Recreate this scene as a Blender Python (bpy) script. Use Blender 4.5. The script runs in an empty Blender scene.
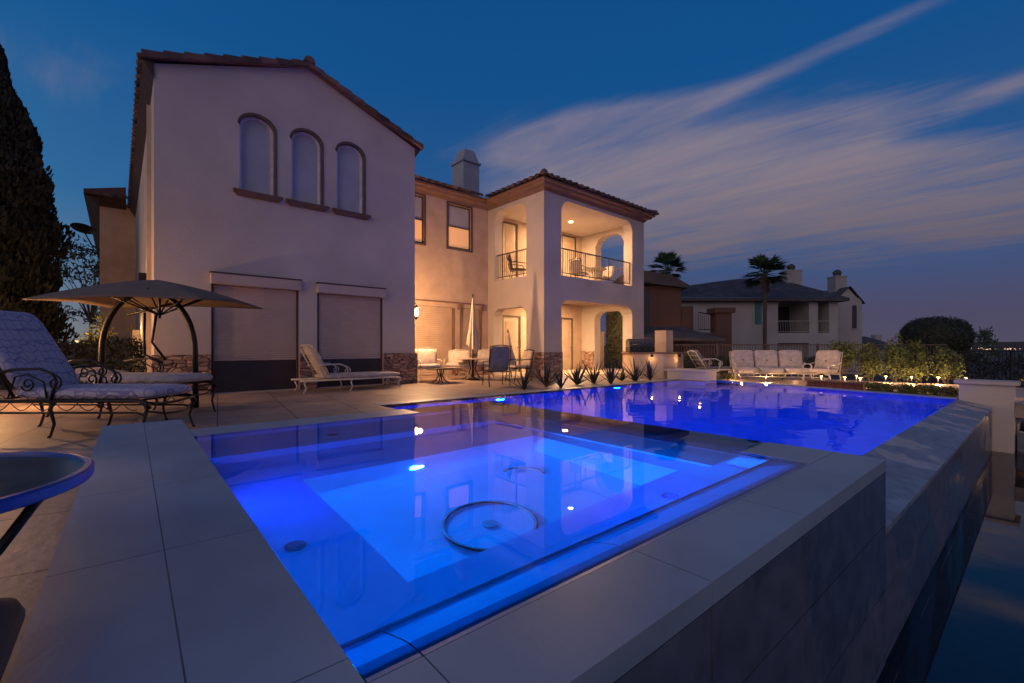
import bpy, bmesh, math, random
from mathutils import Vector, Matrix
random.seed(7)
C = bpy.context.scene.collection
PI = math.pi; R = math.radians
CAM_YAW = R(40.2)
def cw(xc, t, z=0.0):            # camera-station bearings -> world (lateral metres, metres ahead)
    return Vector((xc*math.cos(CAM_YAW)+t*math.sin(CAM_YAW), -xc*math.sin(CAM_YAW)+t*math.cos(CAM_YAW), z))
# ------------------------------------------------------------------ materials
def newmat(name):
    m = bpy.data.materials.new(name); m.use_nodes = True
    nt = m.node_tree; b = nt.nodes['Principled BSDF']
    return m, nt, b
def N(nt, t, **k):
    n = nt.nodes.new(t)
    for a, v in k.items(): setattr(n, a, v)
    return n
def ramp(nt, fac, stops):
    r = N(nt, 'ShaderNodeValToRGB'); e = r.color_ramp.elements
    while len(e) < len(stops): e.new(0.5)
    for i, (p, c) in enumerate(stops):
        e[i].position = p; e[i].color = (*c, 1) if len(c) == 3 else c
    nt.links.new(fac, r.inputs['Fac']); return r
def mat(name, col, rough=0.6, var=0.15, scale=6.0, bump=0.0, bscale=40.0, metal=0.0, col2=None, spec=0.5, island=0.0):
    m, nt, b = newmat(name)
    tc = N(nt, 'ShaderNodeTexCoord')
    n = N(nt, 'ShaderNodeTexNoise'); n.inputs['Scale'].default_value = scale; n.inputs['Detail'].default_value = 6
    nt.links.new(tc.outputs['Object'], n.inputs['Vector'])
    c2 = col2 if col2 else tuple(min(1, c*(1+var*1.6)) for c in col)
    c1 = tuple(c*(1-var*1.6) for c in col)
    r = ramp(nt, n.outputs['Fac'], [(0.3, c1), (0.7, c2)])
    out = r.outputs['Color']
    if island:
        g = N(nt, 'ShaderNodeNewGeometry'); h = N(nt, 'ShaderNodeHueSaturation')
        mr = N(nt, 'ShaderNodeMapRange'); mr.inputs['To Min'].default_value = 1-island; mr.inputs['To Max'].default_value = 1+island
        nt.links.new(g.outputs['Random Per Island'], mr.inputs['Value'])
        nt.links.new(mr.outputs['Result'], h.inputs['Value']); nt.links.new(out, h.inputs['Color']); out = h.outputs['Color']
    nt.links.new(out, b.inputs['Base Color'])
    b.inputs['Roughness'].default_value = rough; b.inputs['Metallic'].default_value = metal
    b.inputs['Specular IOR Level'].default_value = spec
    if bump:
        n2 = N(nt, 'ShaderNodeTexNoise'); n2.inputs['Scale'].default_value = bscale; n2.inputs['Detail'].default_value = 5
        nt.links.new(tc.outputs['Object'], n2.inputs['Vector'])
        bp = N(nt, 'ShaderNodeBump'); bp.inputs['Strength'].default_value = bump; bp.inputs['Distance'].default_value = 0.02
        nt.links.new(n2.outputs['Fac'], bp.inputs['Height']); nt.links.new(bp.outputs['Normal'], b.inputs['Normal'])
    return m
def emis(name, col, s):
    m, nt, b = newmat(name)
    b.inputs['Base Color'].default_value = (*col, 1); b.inputs['Emission Color'].default_value = (*col, 1)
    b.inputs['Emission Strength'].default_value = s
    n = N(nt, 'ShaderNodeTexNoise'); n.inputs['Scale'].default_value = 3
    r = ramp(nt, n.outputs['Fac'], [(0.2, tuple(c*.8 for c in col)), (0.8, col)])
    nt.links.new(r.outputs['Color'], b.inputs['Emission Color'])
    return m
def stone_mat(name, cols, sx=3.2, sz=8.0):
    m, nt, b = newmat(name)
    tc = N(nt, 'ShaderNodeTexCoord'); mp = N(nt, 'ShaderNodeMapping'); mp.inputs['Scale'].default_value = (sx, sx, sz)
    nz = N(nt, 'ShaderNodeTexNoise'); nz.inputs['Scale'].default_value = 3
    ad = N(nt, 'ShaderNodeMixRGB', blend_type='ADD'); ad.inputs['Fac'].default_value = 0.12
    nt.links.new(tc.outputs['Object'], nz.inputs['Vector']); nt.links.new(tc.outputs['Object'], ad.inputs[1]); nt.links.new(nz.outputs['Color'], ad.inputs[2])
    nt.links.new(ad.outputs[0], mp.inputs['Vector'])
    v = N(nt, 'ShaderNodeTexVoronoi', distance='CHEBYCHEV'); v.inputs['Scale'].default_value = 1; v.inputs['Randomness'].default_value = .75
    nt.links.new(mp.outputs[0], v.inputs['Vector'])
    v2 = N(nt, 'ShaderNodeTexVoronoi', feature='DISTANCE_TO_EDGE'); v2.inputs['Scale'].default_value = 1; v2.inputs['Randomness'].default_value = .75
    nt.links.new(mp.outputs[0], v2.inputs['Vector'])
    sp = N(nt, 'ShaderNodeSeparateColor'); nt.links.new(v.outputs['Color'], sp.inputs[0])
    r = ramp(nt, sp.outputs[0], [(i/(len(cols)-1), c) for i, c in enumerate(cols)])
    r2 = ramp(nt, v2.outputs['Distance'], [(0.0, (.25, .25, .25)), (0.09, (1, 1, 1))])
    mx = N(nt, 'ShaderNodeMixRGB', blend_type='MULTIPLY'); mx.inputs['Fac'].default_value = 1
    nt.links.new(r.outputs[0], mx.inputs[1]); nt.links.new(r2.outputs[0], mx.inputs[2])
    nt.links.new(mx.outputs[0], b.inputs['Base Color']); b.inputs['Roughness'].default_value = .85
    bp = N(nt, 'ShaderNodeBump'); bp.inputs['Strength'].default_value = 1; bp.inputs['Distance'].default_value = .04
    nt.links.new(r2.outputs[0], bp.inputs['Height']); nt.links.new(bp.outputs[0], b.inputs['Normal'])
    return m
def tile_floor(name, c1, c2, size, rough, mort, rot=0.0):
    m, nt, b = newmat(name)
    tc = N(nt, 'ShaderNodeTexCoord'); mp = N(nt, 'ShaderNodeMapping'); mp.inputs['Rotation'].default_value[2] = rot
    nt.links.new(tc.outputs['Object'], mp.inputs['Vector'])
    br = N(nt, 'ShaderNodeTexBrick'); br.offset = 0; br.inputs['Scale'].default_value = 1
    br.inputs['Brick Width'].default_value = size; br.inputs['Row Height'].default_value = size
    br.inputs['Mortar Size'].default_value = .009; br.inputs['Mortar Smooth'].default_value = .2
    br.inputs['Color1'].default_value = (*c1, 1); br.inputs['Color2'].default_value = (*c2, 1); br.inputs['Mortar'].default_value = (*mort, 1)
    nt.links.new(mp.outputs[0], br.inputs['Vector'])
    n = N(nt, 'ShaderNodeTexNoise'); n.inputs['Scale'].default_value = 2.2; n.inputs['Detail'].default_value = 9; n.inputs['Roughness'].default_value = .65
    nt.links.new(tc.outputs['Object'], n.inputs['Vector'])
    r = ramp(nt, n.outputs['Fac'], [(0.3, (.6, .6, .6)), (0.7, (1.15, 1.15, 1.15))])
    mx = N(nt, 'ShaderNodeMixRGB', blend_type='MULTIPLY'); mx.inputs[0].default_value = 1
    nt.links.new(br.outputs['Color'], mx.inputs[1]); nt.links.new(r.outputs[0], mx.inputs[2]); nt.links.new(mx.outputs[0], b.inputs['Base Color'])
    rr = N(nt, 'ShaderNodeMapRange'); rr.inputs['To Min'].default_value = rough-.12; rr.inputs['To Max'].default_value = rough+.15
    nt.links.new(n.outputs['Fac'], rr.inputs['Value']); nt.links.new(rr.outputs[0], b.inputs['Roughness'])
    n2 = N(nt, 'ShaderNodeTexNoise'); n2.inputs['Scale'].default_value = 14; n2.inputs['Detail'].default_value = 8
    nt.links.new(tc.outputs['Object'], n2.inputs['Vector'])
    bp = N(nt, 'ShaderNodeBump'); bp.inputs['Strength'].default_value = .35; bp.inputs['Distance'].default_value = .015
    nt.links.new(n2.outputs['Fac'], bp.inputs['Height']); nt.links.new(bp.outputs[0], b.inputs['Normal'])
    return m
def water_mat(name, ripple=0.02, scale=1.5, tint=(.20, .56, 1), ior=1.33):
    m, nt, b = newmat(name); nt.nodes.remove(b)
    out = nt.nodes['Material Output']
    g = N(nt, 'ShaderNodeBsdfRefraction'); gs = N(nt, 'ShaderNodeBsdfGlossy'); gs.inputs['Roughness'].default_value = 0.0; fr = N(nt, 'ShaderNodeFresnel'); fr.inputs['IOR'].default_value = ior; ms = N(nt, 'ShaderNodeMixShader'); g.inputs['IOR'].default_value = ior; g.inputs['Roughness'].default_value = 0.0
    g.inputs['Color'].default_value = (*tint, 1)
    tc = N(nt, 'ShaderNodeTexCoord')
    n = N(nt, 'ShaderNodeTexNoise'); n.inputs['Scale'].default_value = scale; n.inputs['Detail'].default_value = 2
    nt.links.new(tc.outputs['Object'], n.inputs['Vector'])
    bp = N(nt, 'ShaderNodeBump'); bp.inputs['Strength'].default_value = ripple; bp.inputs['Distance'].default_value = .1
    nt.links.new(n.outputs['Fac'], bp.inputs['Height']); nt.links.new(bp.outputs[0], g.inputs['Normal'])
    nt.links.new(bp.outputs[0], gs.inputs['Normal']); nt.links.new(bp.outputs[0], fr.inputs['Normal'])
    nt.links.new(fr.outputs[0], ms.inputs[0]); nt.links.new(g.outputs[0], ms.inputs[1]); nt.links.new(gs.outputs[0], ms.inputs[2])
    nt.links.new(ms.outputs[0], out.inputs['Surface'])
    return m
def wet_mat(name, col, r0, r1, scale=2.5, var=.25):
    m, nt, b = newmat(name)
    tc = N(nt, 'ShaderNodeTexCoord')
    n = N(nt, 'ShaderNodeTexNoise'); n.inputs['Scale'].default_value = scale; n.inputs['Detail'].default_value = 4
    n3 = N(nt, 'ShaderNodeTexNoise'); n3.inputs['Scale'].default_value = 9; n3.inputs['Detail'].default_value = 8
    for q in (n, n3): nt.links.new(tc.outputs['Object'], q.inputs['Vector'])
    w = ramp(nt, n.outputs['Fac'], [(0.50, (0, 0, 0)), (0.545, (1, 1, 1))])
    base = ramp(nt, n3.outputs['Fac'], [(0.3, tuple(c*(1-var) for c in col)), (0.7, tuple(c*(1+var) for c in col))])
    dk = N(nt, 'ShaderNodeMixRGB', blend_type='MULTIPLY'); dk.inputs[2].default_value = (.88, .89, .91, 1)
    nt.links.new(w.outputs[0], dk.inputs[0]); nt.links.new(base.outputs[0], dk.inputs[1]); nt.links.new(dk.outputs[0], b.inputs['Base Color'])
    mr = N(nt, 'ShaderNodeMapRange'); mr.inputs['To Min'].default_value = r0; mr.inputs['To Max'].default_value = r1
    nt.links.new(w.outputs[0], mr.inputs['Value']); nt.links.new(mr.outputs[0], b.inputs['Roughness'])
    return m
def pattern_fabric(name, c1, c2, scale):
    m, nt, b = newmat(name)
    tc = N(nt, 'ShaderNodeTexCoord'); mp = N(nt, 'ShaderNodeMapping'); mp.inputs['Scale'].default_value = (scale,)*3
    nt.links.new(tc.outputs['Object'], mp.inputs['Vector'])
    mp.inputs['Scale'].default_value = (scale, scale*1.5, scale)
    w = N(nt, 'ShaderNodeTexVoronoi', feature='DISTANCE_TO_EDGE'); w.inputs['Scale'].default_value = 1; w.inputs['Randomness'].default_value = .35
    nt.links.new(mp.outputs[0], w.inputs['Vector'])
    r = ramp(nt, w.outputs['Distance'], [(0.0, c2), (0.03, c2), (0.06, c1)])
    nt.links.new(r.outputs[0], b.inputs['Base Color']); b.inputs['Roughness'].default_value = .9
    return m
M = dict(
    stucco=mat('stucco', (.49, .425, .36), .9, .07, .9, .28, 40),
    stucco_b=mat('stucco_beige', (.50, .37, .26), .9, .08, 2, .3, 60),
    cornice=mat('cornice_paint', (.19, .11, .08), .8, .1, 3),
    tile=mat('roof_tile', (.11, .062, .052), .8, .2, 8, .2, 30, island=.65),
    soffit=mat('soffit_wood', (.06, .03, .025), .7, .2, 5),
    frame=mat('window_frame', (.10, .065, .05), .6, .1),
    framel=mat('window_frame_pale', (.66, .62, .62), .5, .1),
    shutter=mat('roller_shutter', (.46, .36, .29), .6, .05, 2),
    glass=mat('window_glass', (.10, .11, .13), .08, .1, 2, spec=.8),
    blind=mat('window_blind', (.40, .40, .40), .5, .06, 2, spec=.3),
    dark=mat('dark_opening', (.03, .02, .022), .4, .2, 3),
    door=mat('door_paint', (.50, .40, .26), .5, .05),
    stone=stone_mat('ledge_stone', sx=4.5, sz=12, cols= [(.16, .085, .06), (.36, .21, .15), (.48, .33, .24), (.25, .16, .13), (.42, .25, .17)]),
    iron=mat('wrought_iron', (.014, .009, .008), .45, .2, 10, metal=.4),
    whitemetal=mat('painted_aluminium', (.50, .45, .40), .5, .08),
    rail=mat('railing_metal', (.10, .075, .06), .5, .1),
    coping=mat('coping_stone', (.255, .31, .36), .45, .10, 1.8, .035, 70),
    walltile=wet_mat('pool_wall_tile', (.10, .11, .14), .5, .25, 1.3),
    weir=wet_mat('weir_tile', (.22, .24, .27), .5, .14, 1.9),
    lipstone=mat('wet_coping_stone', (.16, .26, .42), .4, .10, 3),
    plaster=mat('pool_plaster', (.55, .62, .68), .8, .05, 3),
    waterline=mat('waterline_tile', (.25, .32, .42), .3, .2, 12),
    patio=tile_floor('patio_stamped_stone', (.38, .28, .21), (.32, .235, .18), .95, .55, (.07, .05, .04), R(7)),
    spa_water=water_mat('spa_water', .012, .9), pool_water=water_mat('pool_water', .06, 1.6),
    basin_water=water_mat('basin_water', .02, .8, (.50, .50, .58), 1.6),
    grout=mat('grout', (.10, .105, .115), .9, .2, 10),
    cush=pattern_fabric('patterned_cushion', (.40, .36, .43), (.20, .18, .30), 8),
    cushpale=mat('pale_cushion', (.46, .39, .34), .9, .12, 9, .2, 60),
    cushblue=mat('blue_grey_sling', (.15, .145, .15), .8, .15, 12),
    canvas=mat('canvas_canopy', (.14, .10, .075), .85, .08, 3),
    umbrella=mat('umbrella_cloth', (.48, .37, .27), .85, .12, 5),
    ground=mat('dark_earth', (.06, .05, .04), .95, .3, .3, .4, 8),
    trunk=mat('bark', (.07, .05, .04), .9, .25, 10, .5, 30),
    cypress=mat('cypress_leaf', (.012, .016, .010), .8, .3, 4, island=.6),
    leaf=mat('shrub_leaf', (.10, .125, .035), .7, .3, 4, island=.6),
    leafy=mat('ground_cover_leaf', (.13, .13, .03), .7, .3, 5, island=.5),
    leafd=mat('dark_leaf', (.022, .032, .018), .7, .3, 4, island=.6),
    ivy=mat('ivy_leaf', (.07, .085, .03), .6, .3, 6, island=.6),
    palm=mat('palm_leaf', (.04, .08, .045), .6, .25, 6, island=.4),
    treefar=mat('tree_leaf_far', (.05, .085, .065), .7, .2, 3, island=.5),
    agave=mat('agave_leaf', (.022, .028, .022), .5, .25, 8),
    nwall=mat('neighbour_stucco', (.27, .27, .27), .9, .08, .6),
    nroof=mat('neighbour_roof', (.055, .05, .055), .85, .25, 1.5),
    nbrown=mat('brown_stucco', (.075, .042, .038), .9, .12, .8),
    ndark=mat('unlit_opening', (.015, .015, .02), .3, .2),
    teal=mat('teal_shutter', (.03, .12, .14), .6, .1),
    redwall=mat('red_brown_block', (.10, .03, .03), .7, .2, 8),
    glasstop=mat('table_glass', (.10, .13, .15), .12, .2, 8, spec=.9),
    bluerim=mat('blue_painted_rim', (.015, .035, .26), .3, .2, 14),
    steel=mat('stainless_steel', (.10, .095, .09), .45, .1, 5, metal=.9),
    black=mat('black_plastic', (.012, .011, .011), .85, .1),
    lamp=emis('lamp_glow', (1, .62, .25), 12), lampsoft=emis('lamp_glow_soft', (1, .50, .18), 6),
    lit=emis('lit_curtain', (1, .52, .22), .36), litdim=emis('lit_wall_panel', (1, .45, .12), .18),
    bluelamp=emis('pool_lens', (.12, .55, 1), 45), lampdim=emis('garden_lamp_glow', (1, .55, .2), 2.5), city=emis('city_light', (1, .7, .45), 1.2),
    citylit=emis('far_window_light', (1, .45, .3), .5),
)
# ------------------------------------------------------------------ mesh builder
OFF = {}
class MB:
    def __init__(s): s.b = bmesh.new()
    def poly(s, pts):
        try: return s.b.faces.new([s.b.verts.new(p) for p in pts])
        except ValueError: return None
    def box(s, x0, x1, y0, y1, z0, z1):
        v = [s.b.verts.new((x, y, z)) for z in (z0, z1) for x, y in ((x0, y0), (x1, y0), (x1, y1), (x0, y1))]
        for f in ((3, 2, 1, 0), (4, 5, 6, 7), (0, 1, 5, 4), (1, 2, 6, 5), (2, 3, 7, 6), (3, 0, 4, 7)): s.b.faces.new([v[i] for i in f])
        return s
    def prism(s, poly, d):          # poly: list of 3D points (planar), d: extrusion vector
        d = Vector(d); a = [s.b.verts.new(p) for p in poly]; c = [s.b.verts.new(Vector(p)+d) for p in poly]
        n = len(poly); s.b.faces.new(a[::-1]); s.b.faces.new(c)
        for i in range(n): s.b.faces.new((a[i], a[(i+1) % n], c[(i+1) % n], c[i]))
        return s
    def tube(s, pts, r, seg=8, caps=True):
        pts = [Vector(p) for p in pts]; rr = r if isinstance(r, (list, tuple)) else [r]*len(pts)
        rings = []; up = Vector((0, 0, 1))
        t0 = (pts[1]-pts[0]).normalized()
        u = t0.cross(up); u = u.normalized() if u.length > .05 else Vector((1, 0, 0))
        for i, p in enumerate(pts):
            t = (pts[min(i+1, len(pts)-1)]-pts[max(i-1, 0)]).normalized()
            u = (u-t*u.dot(t)); u = u.normalized() if u.length > 1e-4 else t.orthogonal().normalized()
            w = t.cross(u)
            rings.append([s.b.verts.new(p+(u*math.cos(a)+w*math.sin(a))*rr[i]) for a in (2*PI*k/seg for k in range(seg))])
        for a, c in zip(rings, rings[1:]):
            for k in range(seg): s.b.faces.new((a[k], a[(k+1) % seg], c[(k+1) % seg], c[k]))
        if caps: s.b.faces.new(rings[0][::-1]); s.b.faces.new(rings[-1])
        return s
    def lathe(s, prof, c=(0, 0, 0), seg=20):   # prof: (r,z)
        rings = []
        for r, z in prof: rings.append([s.b.verts.new((c[0]+r*math.cos(2*PI*k/seg), c[1]+r*math.sin(2*PI*k/seg), c[2]+z)) for k in range(seg)])
        for a, c_ in zip(rings, rings[1:]):
            for k in range(seg): s.b.faces.new((a[k], a[(k+1) % seg], c_[(k+1) % seg], c_[k]))
        s.b.faces.new(rings[0][::-1]); s.b.faces.new(rings[-1]); return s
    def grid(s, f, nu, nv):
        v = [[s.b.verts.new(f(i/nu, j/nv)) for j in range(nv+1)] for i in range(nu+1)]
        for i in range(nu):
            for j in range(nv): s.b.faces.new((v[i][j], v[i+1][j], v[i+1][j+1], v[i][j+1]))
        return s
    def cushion(s, c, ax, ay, az, lx, ly, lz, n=8, puff=.35):   # pillow solid: centre + axes + full sizes, superellipsoid
        c = Vector(c); ax = Vector(ax).normalized(); ay = Vector(ay).normalized(); az = Vector(az).normalized()
        def se(a, e): return math.copysign(abs(a)**e, a)
        m = 4*n; rings = []
        for j in range(n+1):
            ph = -PI/2+PI*j/n; ring = []
            for k in range(m):
                th = 2*PI*k/m
                x = se(math.cos(ph), puff)*se(math.cos(th), .28); y = se(math.cos(ph), puff)*se(math.sin(th), .28); z = se(math.sin(ph), .7)
                ring.append(s.b.verts.new(c+ax*x*lx/2+ay*y*ly/2+az*z*lz/2))
            rings.append(ring)
        for a, b_ in zip(rings, rings[1:]):
            for k in range(m): s.b.faces.new((a[k], a[(k+1) % m], b_[(k+1) % m], b_[k]))
        bmesh.ops.remove_doubles(s.b, verts=rings[0]+rings[-1], dist=1e-5)
        return s
    def xf(s, mtx): bmesh.ops.transform(s.b, matrix=mtx, verts=s.b.verts); return s
    def bevel(s, w, seg=2):
        bmesh.ops.remove_doubles(s.b, verts=s.b.verts, dist=1e-5)
        bmesh.ops.bevel(s.b, geom=list(s.b.edges), offset=w, segments=seg, affect='EDGES', clamp_overlap=True); return s
    def build(s, name, m, parent=None, smooth=False, label=None, fix=True):
        if fix: bmesh.ops.recalc_face_normals(s.b, faces=s.b.faces)
        off = OFF.get(parent.name if parent else '', Vector())
        if off.length: bmesh.ops.translate(s.b, vec=-off, verts=s.b.verts)
        me = bpy.data.meshes.new(name); s.b.to_mesh(me); s.b.free()
        if smooth:
            for p in me.polygons: p.use_smooth = True
        me.materials.append(m); o = bpy.data.objects.new(name, me); C.objects.link(o)
        if parent:
            o.parent = parent; OFF[o.name] = off
        if label: o['label'] = label
        return o
def tag(o, label=None, cat=None, group=None, kind=None):
    for k, v in (('label', label), ('category', cat), ('group', group), ('kind', kind)):
        if v: o[k] = v
    return o
def thing(name, label, cat, loc=(0, 0, 0), rz=0.0, group=None, off=None):
    """Empty. With off: its parts are given in the frame whose origin is the world origin turned by rz, off = base point in that frame."""
    o = bpy.data.objects.new(name, None); C.objects.link(o); o.empty_display_size = .2
    if off is not None:
        OFF[o.name] = Vector(off); o.location = Matrix.Rotation(rz, 3, 'Z') @ Vector(off)
    else: o.location = loc
    o.rotation_euler = (0, 0, rz); return tag(o, label, cat, group)
def copy_tree(o, parent=None):
    c = o.copy(); C.objects.link(c); c.parent = parent
    for ch in list(o.children): copy_tree(ch, c)
    return c
def cut(o, cutters):            # cutters: list of MB in the same (un-offset) frame
    off = OFF.get(o.name, Vector()); tmp = []
    for cb in cutters:
        bmesh.ops.recalc_face_normals(cb.b, faces=cb.b.faces); bmesh.ops.translate(cb.b, vec=-off, verts=cb.b.verts)
        me = bpy.data.meshes.new('cutter'); cb.b.to_mesh(me); cb.b.free()
        c = bpy.data.objects.new('cutter', me); C.objects.link(c)
        c.parent = o.parent; tmp.append(c)
        md = o.modifiers.new('b', 'BOOLEAN'); md.object = c; md.operation = 'DIFFERENCE'; md.solver = 'EXACT'
    bpy.context.view_layer.update()
    dg = bpy.context.evaluated_depsgraph_get(); me = bpy.data.meshes.new_from_object(o.evaluated_get(dg))
    o.modifiers.clear(); o.data = me
    for c in tmp: bpy.data.objects.remove(c)
def leaves(b, fn, n, size, rnd=random, flat=0.0, long=1.0):
    for _ in range(n):
        p = fn(rnd)
        if p is None: continue
        d = Vector((rnd.gauss(0, 1), rnd.gauss(0, 1), rnd.gauss(0, 1)*(1-flat))).normalized()
        e = d.orthogonal().normalized(); e = (e*math.cos(a := rnd.random()*6.28)+d.cross(e)*math.sin(a))
        k = size*rnd.uniform(.6, 1.4); f = e.cross(d)
        b.poly([p-f*k*.28, p+e*k*long*.5-f*k*.05, p+e*k*long, p+e*k*long*.45+f*k*.3])
def light(name, kind, loc, energy, col, size=.05, rot=None, parent=None, spot=None):
    l = bpy.data.lights.new(name, kind); l.energy = energy; l.color = col
    if kind == 'AREA': l.shape = 'DISK'; l.size = size
    elif kind != 'SUN': l.shadow_soft_size = size
    if kind == 'SPOT': l.spot_size = spot or R(120); l.spot_blend = .6
    o = bpy.data.objects.new(name, l); C.objects.link(o); o.location = loc
    if rot: o.rotation_euler = rot
    if parent:
        o.parent = parent; o.location = Vector(loc)-OFF.get(parent.name, Vector())
    return o
WARM = (1, .55, .25)
# ================================================================== GROUND, PATIO, POOL
SPA_Z = .31; WZ = -.006
SX0, SX1, SY0, SY1 = -.20, 3.57, .63, 4.68        # spa outer
WX0, WX1, WY0, WY1 = .37, 3.10, 1.03, 4.30        # spa water basin
# ground: one sheet to the horizon, stepping down beyond the garden
g = MB()
HOLE = [(-1, .2), (13.8, .2), (13.8, 7.7), (-1, 7.7)]
def gsheet(x0, x1, y0, y1, z): g.poly([(x0, y0, z), (x1, y0, z), (x1, y1, z), (x0, y1, z)])
gsheet(-1500, -30, -1500, 2500, -1.9); gsheet(-30, 2500, 60, 2500, -1.9); gsheet(40, 2500, -1500, 60, -1.9); gsheet(-30, 40, -1500, -8, -1.9)
gsheet(-30, 40, -8, -3, -1.9); gsheet(-30, -.2, -3, .6, -1.3); gsheet(13.2, 40, -8, 60, -.9); gsheet(-30, 13.2, 14, 60, -.12)
g.build('ground', M['ground'])['kind'] = 'structure'
# patio with the hole for spa and pool
p = MB()
def pbox(x0, x1, y0, y1): p.box(x0, x1, y0, y1, -.3, 0)
pbox(-26, SX0, .3, 16); pbox(SX0, 3.3, SY1, 16); pbox(3.3, 13.25, 7.45, 16); pbox(13.25, 18, 6.62, 16)
p.build('patio', M['patio'])['kind'] = 'structure'
# far terrace behind the pool's far edge
p = MB(); p.prism([(12.62, .2, 0), (18, .2, 0), (18, 6.6, 0), (14.05, 6.6, 0), (12.62, 1.11, 0)], (0, 0, -.25)).xf(Matrix.Translation((0, 0, -.05)))
p.build('far_terrace', M['patio'])['kind'] = 'structure'
# ---- swimming pool
pool = thing('swimming_pool', 'long vanishing edge swimming pool glowing deep blue behind the raised spa', 'pool', (8, 4, 0), off=(8, 4, -1.5))
PF0, PF1 = (12.42, 1.11), (13.85, 6.6)            # far edge (slightly skewed)
sh = MB(); D = -1.45
ring = [(3.40, 1.11), PF0, PF1, (13.2, 7.45), (3.30, 7.45), (3.30, 4.75), (3.40, 4.7)]
ring = [(SX1-.02, 1.11), PF0, PF1, (13.25, 6.62), (13.25, 7.45), (3.30, 7.45), (3.30, SY1), (SX1-.02, SY1-.02)]
sh.poly([(x, y, D) for x, y in ring])
for (a, b_) in zip(ring, ring[1:]+ring[:1]): sh.poly([(*a, D), (*b_, D), (*b_, -.16), (*a, -.16)])
sh.build('basin_shell', M['plaster'], pool, fix=False)
wl = MB()
for (a, b_) in zip(ring, ring[1:]+ring[:1]): wl.poly([(*a, -.16), (*b_, -.16), (*b_, -.004 if a[1] > 1.12 or b_[1] > 1.12 else -.010), (*a, -.004 if a[1] > 1.12 or b_[1] > 1.12 else -.010)])
wl.build('waterline_band', M['waterline'], pool, fix=False)
cp = MB()
x = 3.3
while x < 13.2:
    w = min(.60, 13.24-x); cp.box(x+.003, x+w-.003, 7.45, 7.76, -.03, .005); x += .60
cp.bevel(.006)
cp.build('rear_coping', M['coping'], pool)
fe = MB(); d = (Vector((*PF1, 0))-Vector((*PF0, 0))); n_ = 10
for i in range(n_):
    a = Vector((*PF0, 0))+d*(i/n_+.0006); b_ = Vector((*PF0, 0))+d*((i+1)/n_-.0006)
    fe.prism([(a.x, a.y, -.05), (b_.x, b_.y, -.05), (b_.x+.32, b_.y, -.05), (a.x+.32, a.y, -.05)], (0, 0, .055))
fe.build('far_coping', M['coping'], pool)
wr = MB(); x = SX1+.005
WYO = .635
while x < 12.40:
    w = min(.8, 12.42-x)
    wr.prism([(x+.002, 1.11, -.010), (x+.002, WYO, -.125), (x+.002, WYO, -.16), (x+.002, 1.11, -.16)], (w-.004, 0, 0)); x += .8
wr.build('weir_top', M['weir'], pool)
ww = MB(); x = SX1+.004
while x < 13.2:
    w = min(.8, 13.2-x); z = -.16
    for hgt in (.35, .4, .4, .4):
        ww.box(x+.002, x+w-.002, WYO+.004, 1.10, z-hgt+.002, z-.002); z -= hgt
    x += .8
ww.build('weir_wall', M['walltile'], pool)
for (lx, ly) in ((5.9, 7.40), (9.9, 7.40)):
    l = MB().lathe([(.05, 0), (.05, .02), (.04, .03)], seg=16).xf(Matrix.Translation((lx, 7.45, -.62)) @ Matrix.Rotation(R(90), 4, 'X')).build('light_lens', M['bluelamp'], pool)
pw = MB(); pw.poly([(x, y, WZ) for x, y in ring]); o = pw.build('pool_water', M['pool_water'], fix=False); o['kind'] = 'structure'
# ---- spa
spa = thing('raised_spa', 'raised square spa with grey tiled walls, brilliant blue water and a wide stone coping', 'spa', off=(1.7, 2.6, 0))
def slab_row(b, xs, ys, z0, z1, gap=.0020):
    for x0, x1 in zip(xs, xs[1:]):
        for y0, y1 in zip(ys, ys[1:]): b.box(x0+gap, x1-gap, y0+gap, y1-gap, z0, z1)
cp = MB()
slab_row(cp, [SX0, .085, WX0], [-.8, .06, 1.0, 1.94, 2.88, 3.82, 4.76, 5.38], .24, SPA_Z)
slab_row(cp, [WX0, .5, 1.31, 2.12, 2.93, SX1], [SY0, .90], .24, SPA_Z)
slab_row(cp, [2.93+.17, SX1], [.90, 1.31], .24, SPA_Z)
slab_row(cp, [WX0, 1.03, 1.69, 2.35], [WY1, SY1], .24, SPA_Z)

cp.build('coping', M['coping'], spa)
gr = MB(); gr.box(SX0+.01, WX0-.01, -.79, 5.37, .2405, SPA_Z-.0004); gr.box(WX0+.01, SX1-.01, SY0+.01, .895, .2405, SPA_Z-.0004); gr.build('grout_bed', M['grout'], spa)
# near lip: coping that bends down under the water
lip = MB()
prof = [(.9008, SPA_Z-.0008), (.93, SPA_Z-.003), (.97, SPA_Z-.012), (1.0, SPA_Z-.026), (1.05, SPA_Z-.055), (1.12, SPA_Z-.10), (1.13, SPA_Z-.16)]
for x0, x1 in zip([WX0, .5, 1.31, 2.12, 2.93], [.5, 1.31, 2.12, 2.93, 3.098]):
    for (a, za), (b_, zb) in zip(prof, prof[1:]): lip.poly([(x0+.002, a, za), (x1-.002, a, za), (x1-.002, b_, zb), (x0+.002, b_, zb)])
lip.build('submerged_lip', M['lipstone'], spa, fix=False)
dv = MB()
dprof = [(3.10, SPA_Z-.10), (3.2, SPA_Z-.03), (3.3, SPA_Z-.012), (SX1, SPA_Z-.008)]
yy = [1.312, 2.1, 2.9, 3.7, 4.3, SY1]
for y0, y1 in zip(yy, yy[1:]):
    for (a, za), (b_, zb) in zip(dprof, dprof[1:]): dv.poly([(a, y0+.002, za), (b_, y0+.002, zb), (b_, y1-.002, zb), (a, y1-.002, za)])
xx = [2.352, 2.73, 3.098]
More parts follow.
